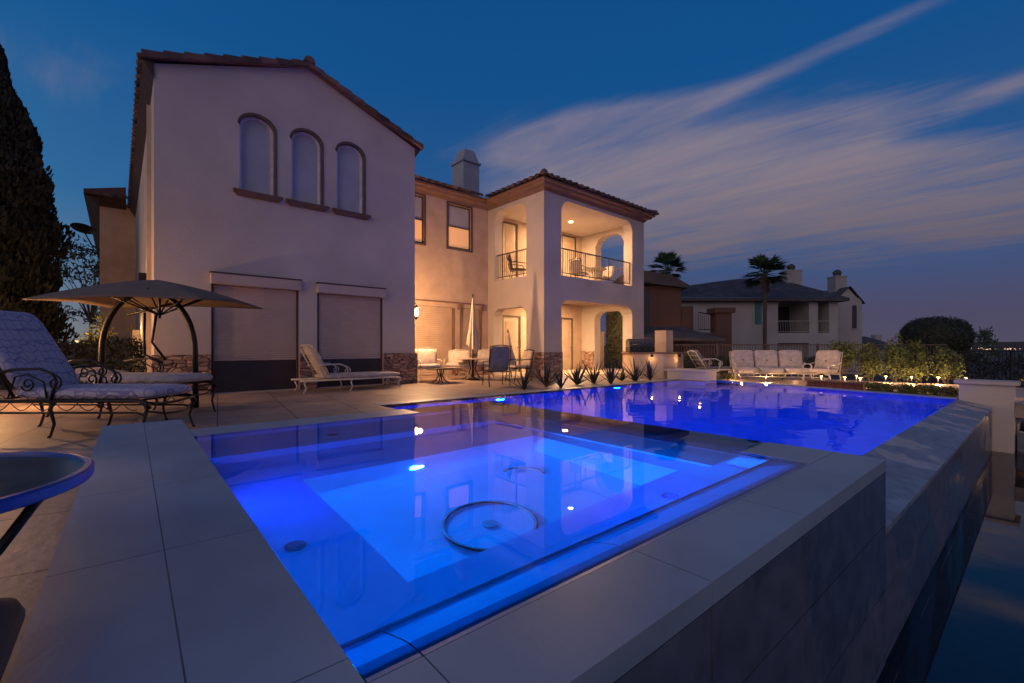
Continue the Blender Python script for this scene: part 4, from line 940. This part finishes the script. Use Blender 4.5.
# bed behind the pool
bush('dark_shrub', 'dark rounded shrub between the outdoor kitchen and the sofa', cw(6.6, 16.8, -.05), (.8, .6, .62), M['leafd'], 1500, .10, seed=51, group='dark shrubs behind the sofa')
bush('dark_shrub', 'dark shrub rising just behind the left end of the sofa', cw(7.8, 16.6, -.05), (.9, .6, .50), M['leafd'], 1500, .10, seed=52, group='dark shrubs behind the sofa')
bush('dark_shrub', 'dark shrub rising behind the middle of the sofa', cw(9.6, 16.9, -.05), (1.1, .6, .52), M['leafd'], 1500, .10, seed=53, group='dark shrubs behind the sofa')
bush('dark_shrub', 'dark shrub behind the turned garden chair', cw(11.2, 16.6, -.05), (1.0, .6, .55), M['leafd'], 1500, .10, seed=54, group='dark shrubs behind the sofa')
hb = [(10.75, 14.6, .55, .62, 'bushy shrub lit from below directly right of the turned garden chair'), (11.4, 14.3, .5, .58, 'bushy shrub lit from below, second right of the garden chair'), (12.0, 14.1, .55, .66, 'tall bushy shrub lit from below in the middle of the row'),
      (12.6, 13.9, .5, .6, 'bushy shrub lit from below right of the middle of the row'), (13.1, 13.6, .5, .56, 'bushy shrub lit from below at the right end of the row')]
for i, (xc, t_, rr, hh, lb) in enumerate(hb):
    path_light(cw(xc-.15, t_-.75, -.05), 'low garden light at the foot of the '+lb.split(' lit from below')[0].replace('bushy ', '')+['', ' number two', '', '', ''][i]*0+[' nearest the garden chair', ' second from the garden chair', ' in the middle of the row', ' fourth from the garden chair', ' nearest the end pillar'][i], 34, .8)
    bush('upright_shrub', lb, cw(xc, t_, -.05), (rr*1.15, .5, hh*1.25), M['leaf'], 2800, .085, seed=60+i, group='shrubs in the lit bed behind the pool', blobs=10)
b = MB(); b.prism([(13.4, 1.0, -.046), (14.9, .6, -.046), (16.2, 3.4, -.046), (14.35, 4.3, -.046)], (0, 0, .02)); b.build('planting_bed', M['ground'])['kind'] = 'structure'
gcs = [(7.0, 14.6, 'yellow green lit ground cover at the left end of the sofa'), (8.9, 14.9, 'yellow green lit ground cover seen under the right half of the sofa')]
for k, (px_, t_) in enumerate(((872, 10.75), (888, 10.5), (904, 10.25), (920, 10.0), (936, 9.75), (950, 9.5))):
    gcs.append(((px_-512)/450*t_, t_, ['yellow green ground cover next to the right end of the block wall', 'yellow green ground cover, second right of the block wall', 'yellow green ground cover left of the middle of the pool edge bed', 'yellow green ground cover right of the middle of the pool edge bed', 'yellow green ground cover second from the end pillar', 'yellow green ground cover touching the end pillar'][k]))
for k, (xc, t_, lb) in enumerate(gcs): bush('ground_cover_plant', lb, cw(xc, t_, -.05), (.34, .28, .15), M['leafy'], 800, .05, seed=170+k, group='low yellow green plants', stems=2)
for (xc, t_, z, lb, s) in ((14.2, 12.2, -.1, 'leafy lit plant directly right of the end pillar', 81), (14.6, 12.4, -.5, 'lower leafy plant at the right edge beside the basin', 82)):
    bush('bedding_plant', lb, cw(xc, t_, z), (.4, .3, .22), M['leafy'], 500, .07, seed=s, group='lit plants right of the pillar', stems=2)
light('bed_lamp', 'POINT', cw(7.3, 14.3, .12), 4, WARM, .03); light('bed_lamp', 'POINT', cw(9.0, 14.3, .12), 4, WARM, .03)
# clipped round shrub
t = thing('clipped_round_shrub', 'large dark clipped oval shrub standing alone beyond the fence', 'shrub', cw(20.6, 21.9, -1.9)); b = MB(); q = random.Random(5)
def cf2(a, b_):
    th = a*2*PI; ph = (b_-.5)*PI; s_ = 1+.03*math.sin(th*5+ph*3)
    return Vector((1.62*s_*math.cos(ph)**.8*math.cos(th), 1.3*s_*math.cos(ph)**.8*math.sin(th), 3.43+.93*s_*math.copysign(abs(math.sin(ph))**.9, math.sin(ph))))
def lf(w):
    v_ = cf2(w.random(), .5+math.asin(w.uniform(-1, 1))/PI); return v_*1.0-Vector((0, 0, 0))+Vector((w.gauss(0, .02), w.gauss(0, .02), w.gauss(0, .02)))
leaves(b, lf, 9000, .10, q); b.build('foliage', M['leafd'], t, fix=False)
b = MB(); b.grid(lambda a, c_: Vector((0, 0, 3.43))+(cf2(a, c_)-Vector((0, 0, 3.43)))*.95, 24, 14); b.build('inner_growth', M['leafd'], t, True); MB().tube([(0, 0, 0), (0, 0, 2.9)], [.14, .1], 8).build('trunk', M['trunk'], t)
# palms
def palm(label, loc, h, r, seed, n=26):
    q = random.Random(seed); t = thing('palm_tree', label, 'palm tree', loc, 0, 'fan palms'); b = MB()
    for k in range(n):
        a = 2*PI*k/n+q.uniform(-.2, .2); el = math.asin(q.uniform(-.45, .98)); u = Vector((math.cos(a)*math.cos(el), math.sin(a)*math.cos(el), math.sin(el))); st = u*r*.45
        s_ = u.cross(Vector((0, 0, 1))).normalized(); up = s_.cross(u)
        b.tube([(0, 0, h), Vector((0, 0, h))+st], [.025, .015], 4)
        for j in range(13):
            th = (j-6)/6*1.0; d = (u*math.cos(th)+s_*math.sin(th)).normalized(); L_ = r*.6*q.uniform(.85, 1.1)*(1-.25*abs(th)); o0 = Vector((0, 0, h))+st
            m_ = o0+d*L_*.6; e = o0+d*L_+Vector((0, 0, -L_*.16)); w_ = up.cross(d).normalized()*.032*r
            b.poly([o0, m_-w_, e, m_+w_])
    b.build('crown', M['palm'], t, fix=False)
    tr_ = MB(); tr_.tube([(0, 0, 0)]+[(0, 0, h*i/10) for i in range(1, 11)], [.19]+[.13+.015*(i % 2) for i in range(1, 11)], 10); tr_.build('trunk', M['trunk'], t)
    sk = MB(); q = random.Random(seed+1)
    for _ in range(120):
        a = q.random()*2*PI; z = h-q.random()*1.0; p_ = Vector((.18*math.cos(a), .18*math.sin(a), z)); sk.poly([p_, p_+Vector((.16*math.cos(a), .16*math.sin(a), -.5)), p_+Vector((.1*math.cos(a+.4), .1*math.sin(a+.4), -.55))])
    sk.build('dry_skirt', M['trunk'], t, fix=False)
palm('fan palm with bare trunk standing in front of the pale neighbouring house', cw(19.1, 34, -1.9), 8.5, 1.8, 1, 44)
palm('fan palm crown showing above the brown house', cw(13.1, 38, -1.9), 9.5, 1.8, 4, 44)
# ivy column beyond the loggia
t = thing('ivy_screen', 'tall ivy covered screen seen through the loggia side arch', 'plant', cw(4.72, 22.5, 0), A); b = MB(); q = random.Random(8)
leaves(b, lambda w: Vector((w.uniform(-.05, 1.15)+.05*math.sin(w.random()*9), w.uniform(-.18, .05), w.uniform(0, 3.6))), 5000, .09, q); b.build('foliage', M['ivy'], t, fix=False); MB().box(.0, 1.1, .0, .06, 0, 3.5).build('trellis', M['trunk'], t)
t = thing('garden_wall_panel', 'pale stucco wall end seen through the loggia side arch', 'wall', cw(4.22, 21.6, 0), A); MB().box(-.25, .20, 0, .2, 0, 1.72).build('wall', M['stucco_b'], t); MB().box(-.28, .23, -.03, .23, 1.723, 1.78).build('cap', M['stucco'], t)
light('added_ivy_lamp', 'POINT', cw(6.0, 21.1, 1.9), 160, (1, .56, .26), .08)  # lamp added behind the house pier, unseen, to brighten the ivy
t = thing('added_ivy_lantern', 'added lantern out of sight beyond the loggia, put in to light the ivy', 'lantern', cw(6.05, 21.2, 2.2)); MB().lathe([(.07, .0), (.03, .1), (.005, .5)], seg=8).build('cap', M['iron'], t); MB().lathe([(.04, -.12), (.05, -.01)], seg=8).build('glass', M['lamp'], t)

# ================================================================== NEIGHBOURS, FENCE, HORIZON
GZ = -1.9
def FW(D): return (lambda x, y: ((x-512)/450*D, 1+(348-y)/450*D))
nh = thing('neighbour_house', 'pale two storey house with dark hip roof, two chimneys and covered balcony across the slope', 'house', cw(22, 36, GZ), A)
# local frame: x = right of the view bearing, y = ahead, measured from (22,36)
def LX(px, D): return (px-512)/450*D-22
def LZ(py, D): return 1+(348-py)/450*D-GZ
D = 36.; xl, xr = LX(640, D), LX(838, D); ze = LZ(299, D)
b = MB(); b.box(xl, xr, 0, 12, 0, ze); w1 = b.build('wall', M['nwall'], nh)
bx0, bx1 = LX(778, D), LX(809, D)
cut(w1, [cham(MB(), bx0, bx1, LZ(333, D), LZ(302, D), .18, 'Y', -.5, 3.2), cham(MB(), LX(818, D), LX(829, D), LZ(333, D), LZ(302, D), .05, 'Y', -.5, 3.0), MB().box(bx0, bx1, -.5, .7, .4, LZ(343, D))])
b = MB(); b.box(LX(814, D), LX(862, 38), 2.0, 12, 0, LZ(298, 38)); b.prism([(LX(838, 38), 2.001, LZ(298, 38)), (LX(862, 38), 2.001, LZ(303, 38)), (LX(848, 38), 2.001, LZ(288, 38))], (0, 9.9, 0)); w2 = b.build('gable_wall', M['nwall'], nh)
b = MB(); q0, q1 = LX(852, 38), LX(856.5, 38); b.prism(archpts(q0, q1, LZ(329, 38), LZ(305, 38), .15, 1.97), (0, .02, 0)); b.build('window', M['ndark'], nh)
b = MB(); b.tube([(q0-.05, 1.95, LZ(329, 38)), (q1+.05, 1.95, LZ(329, 38))], .05, 5); b.build('sill', M['nwall'], nh)
MB().box(bx0-.3, bx1+.3, 2.55, 2.62, LZ(333, D)+.1, LZ(304, D)).build('shade_panel', M['ndark'], nh); MB().box(LX(817, D), LX(830, D), 2.35, 2.42, LZ(333, D)+.1, LZ(304, D)).build('shade_panel', M['ndark'], nh)  # dark sheets added at the back so the balcony recesses look shaded
rf = MB(); xa, xb = xl-.4, xr+.5; zr = LZ(281, 42)
rf.poly([(xa, -.6, ze+.03), (xb, -.6, ze+.03), (LX(775, 41), 6, zr+.4), (LX(738, 41), 6, zr+.15), (xa, 6, ze+1.0)]); rf.poly([(xb, -.6, ze+.03), (xb, 12, ze+.03), (LX(775, 41), 6, zr+.4)]); rf.box(xa+.01, xb-.01, -.62, -.5, ze-.22, ze+.02); rf.box(xb-.12, xb, -.49, 12, ze-.22, ze+.02)
rf.poly([(xa, -.6, ze-.02), (xb, -.6, ze-.02), (xb, 0, ze-.02), (xa, 0, ze-.02)])
rf.poly([(LX(836, 38), 1.8, LZ(297, 38)), (LX(849, 38), 1.8, LZ(286.5, 38)), (LX(849, 38), 12, LZ(286.5, 38)), (LX(836, 38), 12, LZ(297, 38))]); rf.poly([(LX(849, 38), 1.8, LZ(286.5, 38)), (LX(864, 38), 1.8, LZ(304, 38)), (LX(864, 38), 12, LZ(304, 38)), (LX(849, 38), 12, LZ(286.5, 38))])
nr = rf.build('roof', M['nroof'], nh, fix=False)
for (xa_, xb_, yt, yb, D_, yy) in ((787, 802, 271, 300, 40, 4), (835.5, 847, 277, 298, 39, 3)):
    c = MB(); x0, x1 = LX(xa_, D_), LX(xb_, D_); c.box(x0, x1, yy, yy+1, LZ(yb, D_)-1, LZ(yt, D_)); c.box(x0-.06, x1+.06, yy-.06, yy+1.06, LZ(yt, D_)+.003, LZ(yt, D_)+.10); ch = c.build('chimney', M['nwall'], nr)
    MB().lathe([(.28, 0), (.28, .25), (.36, .28), (.30, .45), (.12, .60), (.03, .62)], ((x0+x1)/2, yy+.5, LZ(yt, D_)+.1), 12).build('chimney_cap', M['nroof'], ch)
for (a, b_) in ((bx0, bx1), (LX(818, D), LX(829, D))):
    r_ = MB(); z0 = LZ(333, D); r_.tube([(a, -.05, z0+.95), (b_, -.05, z0+.95)], .03, 5); r_.tube([(a, -.05, z0+.1), (b_, -.05, z0+.1)], .02, 5)
    n = int((b_-a)/.18)
    for i in range(n+1): r_.tube([(a+(b_-a)*i/n, -.05, z0+.1), (a+(b_-a)*i/n, -.05, z0+.95)], .012, 4)
    r_.build('balcony_railing', M['nwall'], nh)
MB().box(LX(755, D), LX(761, D), -.08, -.005, LZ(324, D), LZ(302, D)).build('shutter', M['teal'], nh)
# stair-stepped brown house nearer
D = 27.; bh = thing('brown_house', 'dark red brown house with small terrace and tiled lean-to roof right of the main house', 'house', cw(10, 27, GZ), A)
def BX(px, D=27.): return (px-512)/450*D-10
b = MB(); b.box(BX(640), BX(681), 0, 8, 0, LZ(286, 27)); b.box(BX(681)+.003, BX(694), .1, 8, 0, LZ(306, 27)); b.box(BX(680), BX(712), -.8, -.003, 0, LZ(333, 27)); b.build('wall', M['nbrown'], bh)
b = MB(); b.prism([(BX(630), -.5, LZ(282, 27)), (BX(686), -.5, LZ(289, 27)), (BX(686), -.5, LZ(286, 27)), (BX(668), -.5, LZ(276, 27)), (BX(630), -.5, LZ(270, 27))], (0, 8, 0)); b.build('roof', M['nroof'], bh)
b = MB(); b.box(BX(641), BX(649), -.03, -.003, LZ(326, 27), LZ(290, 27)); b.build('window', M['ndark'], bh)
b = MB(); b.box(BX(717)-.45, BX(717)+.45, -.9, -.1, 0, LZ(314, 27)); b.box(BX(717)-.6, BX(717)+.6, -1.05, .05, LZ(314, 27)+.003, LZ(309, 27)); b.build('terrace_pier', M['nbrown'], bh)
b = MB(); b.tube([(BX(694), -.6, LZ(313, 27)), (BX(711), -.6, LZ(316, 27))], .03, 5); b.tube([(BX(694), -.6, LZ(330, 27)), (BX(711), -.6, LZ(330, 27))], .02, 5)
for i in range(9): b.tube([(BX(694)+i*.12, -.6, LZ(331, 27)), (BX(694)+i*.12, -.6, LZ(314, 27))], .012, 4)
b.build('terrace_railing', M['iron'], bh)
b = MB(); b.prism([(BX(634), -1.0, LZ(327, 26)), (BX(676), -1.0, LZ(327, 26)), (BX(698), -3.4, LZ(339, 24)), (BX(620), -3.4, LZ(338, 24))], (0, 0, -.12)); b.build('lean_to_roof', M['nroof'], bh)
b = MB(); b.box(BX(650), BX(667), -1.0, -.81, .3, LZ(341, 26)); b.build('lit_wall_panel', M['stucco_b'], bh)
light('terrace_lamp', 'POINT', cw(9.2, 25.2, .9), 12, (1, .5, .25), .08)
light('lean_lamp', 'POINT', cw(8.2, 19.6, 1.55), 4, (1, .55, .3), .05)
t = thing('far_house', 'low distant house roof with small chimney right of the pale neighbouring house', 'house', cw(47, 56, GZ), A)
b = MB(); b.box(-3.2, 2.6, 0, 8, 0, 2.6); b.build('wall', M['nwall'], t); b = MB(); b.prism([(-3.6, -.4, 2.61), (3, -.4, 2.61), (-1.5, 2, 4.4), (-4, 2, 4.4)], (0, 5, 0)); r_ = b.build('roof', M['nroof'], t); MB().box(-.5, .4, 1.6, 2.4, 2.8, 4.6).bevel(.05).build('chimney', M['nwall'], r_)
# fences
def fence(label, p0, p1, h, m, step=.11, post=2.0, z=0):
    p0 = Vector(p0); p1 = Vector(p1); d = p1-p0; L_ = d.length; u = d/L_
    t = thing('metal_fence', label, 'fence', p0, math.atan2(d.y, d.x)); r_ = MB()
    r_.box(0, L_, -.02, .02, h-.04, h); r_.box(0, L_, -.02, .02, .10, .14); r_.build('rail', m, t)
    n = int(L_/step); b = MB()
    for i in range(n): b.box(i*step-.008, i*step+.008, -.008, .008, .141, h-.041)
    b.build('picket', m, t)['kind'] = 'stuff'
    for i in range(int(L_/post)+1): MB().box(i*post-.03, i*post+.03, -.031, .031, 0, h+.03).build('post', m, t)
fence('thin pale metal fence behind the sofa and shrubs', cw(6.3, 18.2, -.05), cw(17.4, 18.0, -.05), 1.20, M['rail'])
fence('black metal fence behind the end pillar at right', cw(15.1, 15.8, -.6), cw(21.5, 14.4, -.6), 1.50, M['black'])
hedge('hedge', 'dark hedge filling the gap below the black fence at right', cw(14.4, 16.4, -.9), cw(24, 15.2, -.9), .8, 1.55, M['cypress'], 8000, .12, 22)
# stone garden wall under the far bed
t = thing('garden_retaining_wall', 'low dark retaining wall at the right edge beyond the basin', 'wall', off=(14.5, -.3, -1.2)); MB().box(13.75, 17, -.6, .15, -1.6, -.72).build('wall', M['dark'], t); MB().box(13.70, 17, -.65, .2, -.717, -.66).build('cap', M['walltile'], t)
# satellite dish on its pole
t = thing('satellite_dish', 'satellite dish on a bent pole beside the rear of the house', 'satellite dish', cw(-17.15, 18.2, 0)); b = MB()
b.grid(lambda a, c_: Vector((-.40*c_*math.cos(a*2*PI), .40*c_*math.sin(a*2*PI), .10*c_*c_)), 20, 5); b.xf(Matrix.Translation((-.15, 0, 5.72)) @ Matrix.Rotation(R(10), 4, 'Y') @ Matrix.Rotation(R(-18), 4, 'X')); b.build('reflector', M['ndark'], t, True)
MB().tube([(1.1, 0, 4.75), (.55, 0, 4.8), (.1, 0, 5.2), (-.12, 0, 5.7)], .03, 6).build('arm', M['ndark'], t, True); MB().tube([(1.1, 0, 0), (1.1, 0, 4.78)], .03, 6).build('mast', M['ndark'], t, True)
# low horizon haze of hills and town lights
b = MB(); q = random.Random(4); pts = []
n = 90
for i in range(n+1):
    a = R(-65+130*i/n); xx, tt = 900*math.sin(a), 900*math.cos(a); hh = 2+5*abs(math.sin(i*.21+1))+3*q.random()
    pts.append((cw(xx, tt, -2), cw(xx, tt, hh), cw(xx*1.1, tt*1.1, -2)))
for (a0, a1, a2), (b0, b1, b2) in zip(pts, pts[1:]): b.poly([a0, b0, b1, a1]); b.poly([a1, b1, b2, a2])
b.build('distant_hills', mat('distant_hill', (.05, .05, .06), .95, .2, .02))['kind'] = 'structure'
b = MB(); q = random.Random(9)
for i in range(260):
    xx = q.uniform(420, 900); c_ = cw(xx, 520, q.uniform(-1, 1.0)); s_ = q.uniform(.25, .6); b.box(c_.x-s_, c_.x+s_, c_.y-s_, c_.y+s_, c_.z-s_*.6, c_.z+s_*.6)
o = b.build('town_lights', M['city']); tag(o, 'tiny warm town lights along the horizon at the right edge', 'town lights', None, 'stuff')

# ================================================================== SKY, SUN, CAMERA
w = bpy.data.worlds.new('World'); bpy.context.scene.world = w; w.use_nodes = True
nt = w.node_tree; bg = nt.nodes['Background']; L = nt.links.new
tc = N(nt, 'ShaderNodeTexCoord')
rt = N(nt, 'ShaderNodeVectorRotate', rotation_type='Z_AXIS'); rt.inputs['Angle'].default_value = CAM_YAW   # x: towards the right-hand bearing, y: towards the view bearing
L(tc.outputs['Generated'], rt.inputs['Vector'])
sp = N(nt, 'ShaderNodeSeparateXYZ'); L(rt.outputs[0], sp.inputs[0])
def mth(op, a, b=None, c=None, clamp=False):
    n = N(nt, 'ShaderNodeMath', operation=op, use_clamp=clamp)
    for i, v in enumerate((a, b, c)):
        if v is None: continue
        if isinstance(v, (int, float)): n.inputs[i].default_value = v
        else: L(v, n.inputs[i])
    return n.outputs[0]
def sstep(v, a, b, inv=False):
    n = N(nt, 'ShaderNodeMapRange', interpolation_type='SMOOTHSTEP'); L(v, n.inputs['Value'])
    n.inputs['From Min'].default_value = a; n.inputs['From Max'].default_value = b
    n.inputs['To Min'].default_value = 1 if inv else 0; n.inputs['To Max'].default_value = 0 if inv else 1
    return n.outputs[0]
X, Y, Z = sp.outputs
zc = mth('MAXIMUM', Z, 0.0)
zen = ramp(nt, zc, [(0.0, (.085, .075, .12)), (0.06, (.068, .066, .130)), (0.22, (.018, .088, .25)), (0.5, (.001, .072, .245)), (1.0, (.001, .048, .18))])
left = ramp(nt, zc, [(0.0, (.26, .26, .25)), (0.10, (.12, .22, .32)), (0.25, (.025, .150, .34)), (0.5, (.004, .09, .28)), (1.0, (.001, .045, .20))])
az = mth('DIVIDE', X, mth('ADD', mth('ABSOLUTE', Y), .25))
mx = N(nt, 'ShaderNodeMixRGB'); L(sstep(az, -1.1, -.1, True), mx.inputs[0]); L(zen.outputs[0], mx.inputs[1]); L(left.outputs[0], mx.inputs[2])
# afterglow low in the sky behind the viewer
gl = N(nt, 'ShaderNodeMixRGB', blend_type='ADD'); L(mth('MULTIPLY', sstep(Y, -.1, -.9), sstep(zc, .0, .6, True)), gl.inputs[0]); L(mx.outputs[0], gl.inputs[1]); gl.inputs[2].default_value = (.30, .17, .22, 1)
# wind-drawn cloud deck, on a plane overhead
wd = mth('ADD', zc, .012)
U = mth('DIVIDE', X, wd); V = mth('DIVIDE', Y, wd)
q = mth('ADD', mth('MULTIPLY', U, .70), mth('MULTIPLY', V, .71)); s = mth('SUBTRACT', mth('MULTIPLY', V, .70), mth('MULTIPLY', U, .71))
def cn(sc_q, sc_s, det, dist, off, rough=.55):
    c = N(nt, 'ShaderNodeCombineXYZ'); L(mth('MULTIPLY', q, sc_q), c.inputs[0]); L(mth('MULTIPLY', s, sc_s), c.inputs[1]); c.inputs[2].default_value = off
    n = N(nt, 'ShaderNodeTexNoise'); n.inputs['Scale'].default_value = 1; n.inputs['Detail'].default_value = det; n.inputs['Distortion'].default_value = dist; n.inputs['Roughness'].default_value = rough
    L(c.outputs[0], n.inputs['Vector']); return n.outputs['Fac']
big = cn(1.1, .7, 4, .5, 3.1); fine = cn(3.6, .9, 8, .5, 8.3, .65); wisp = cn(9.0, .9, 6, .3, 1.7, .65)
dens = mth('ADD', mth('MULTIPLY', big, .45), mth('ADD', mth('MULTIPLY', fine, .40), mth('MULTIPLY', wisp, .15)))
yy_ = mth('MAXIMUM', Y, .08); tu = mth('DIVIDE', X, yy_); tv = mth('DIVIDE', Z, yy_)
def bank(az_, el_, la, lb, ang, amp):       # a bank of cloud at a bearing and height in the sky (tangents)
    c_, s_ = math.cos(ang), math.sin(ang); du = mth('SUBTRACT', tu, az_); dv = mth('SUBTRACT', tv, el_)
    a = mth('DIVIDE', mth('ADD', mth('MULTIPLY', du, c_), mth('MULTIPLY', dv, s_)), la)
    b_ = mth('DIVIDE', mth('SUBTRACT', mth('MULTIPLY', dv, c_), mth('MULTIPLY', du, s_)), lb)
    e = mth('ADD', mth('POWER', mth('ABSOLUTE', a), 2.6), mth('POWER', mth('ABSOLUTE', b_), 2.2))
    return mth('MULTIPLY', mth('POWER', 2.718, mth('MULTIPLY', e, -1.0)), amp)
banks = [(.12, .44, .26, .10, R(8), .85), (.60, .42, .56, .085, R(13), 1.0), (.85, .28, .66, .085, R(5), 1.0), (.64, .64, .40, .024, R(24), .58), (.50, .48, .36, .07, R(12), .55), (.95, .40, .35, .06, R(8), .5), (.22, .51, .32, .035, R(14), .7), (1.12, .34, .22, .07, R(10), .8), (.42, .27, .22, .06, R(22), .6), (1.0, .50, .16, .025, R(12), -.4), (-1.0, .62, .3, .12, R(-20), .28), (1.15, .60, .2, .03, R(22), .5)]
mask = None
for bk in banks: mask = bank(*bk) if mask is None else mth('ADD', mask, bank(*bk))
mask = mth('MINIMUM', mask, 1.0)
cov = sstep(mth('ADD', mask, mth('MULTIPLY', mth('SUBTRACT', dens, .5), 2.9)), .16, 1.4)
cov = mth('MULTIPLY', mth('MULTIPLY', cov, sstep(mask, .03, .35)), sstep(Y, .0, .2)); cov = mth('MULTIPLY', cov, .95)
ccol = ramp(nt, zc, [(0.0, (.10, .085, .13)), (0.17, (.15, .115, .14)), (0.33, (.25, .20, .235)), (0.5, (.21, .19, .27)), (1, (.14, .15, .25))])
cl = N(nt, 'ShaderNodeMixRGB'); L(cov, cl.inputs[0]); L(mx.outputs[0], cl.inputs[1]); L(ccol.outputs[0], cl.inputs[2])
L(cl.outputs[0], gl.inputs[1])
nsk = N(nt, 'ShaderNodeTexSky', sky_type='NISHITA'); nsk.sun_disc = False; nsk.sun_elevation = R(-1.5); nsk.sun_rotation = R(215)
ad = N(nt, 'ShaderNodeMixRGB', blend_type='ADD'); ad.inputs[0].default_value = .03; L(gl.outputs[0], ad.inputs[1]); L(nsk.outputs[0], ad.inputs[2])
L(ad.outputs[0], bg.inputs['Color']); bg.inputs['Strength'].default_value = 1.0
# last twilight from behind the viewer
v = -(cw(-.5, -1, .28))
so = light('twilight_sun', 'SUN', (0, 0, 20), .82, (1, .70, .50)); so.data.angle = R(60)
so.rotation_euler = v.to_track_quat('-Z', 'Y').to_euler()
cam = bpy.data.cameras.new('camera'); co = bpy.data.objects.new('camera', cam); C.objects.link(co)
cam.sensor_width = 36; cam.lens = 450/1024*36; cam.shift_y = 6.5/1024; cam.clip_end = 5000; cam.clip_start = .05
co.location = (0, 0, 1.0); co.rotation_euler = (R(90), 0, -CAM_YAW)
sc = bpy.context.scene; sc.camera = co
sc.view_settings.view_transform = 'Standard'; sc.view_settings.look = 'None'; sc.view_settings.exposure = 0; sc.view_settings.gamma = 1
sc.cycles.caustics_refractive = True; sc.cycles.sample_clamp_indirect = 3
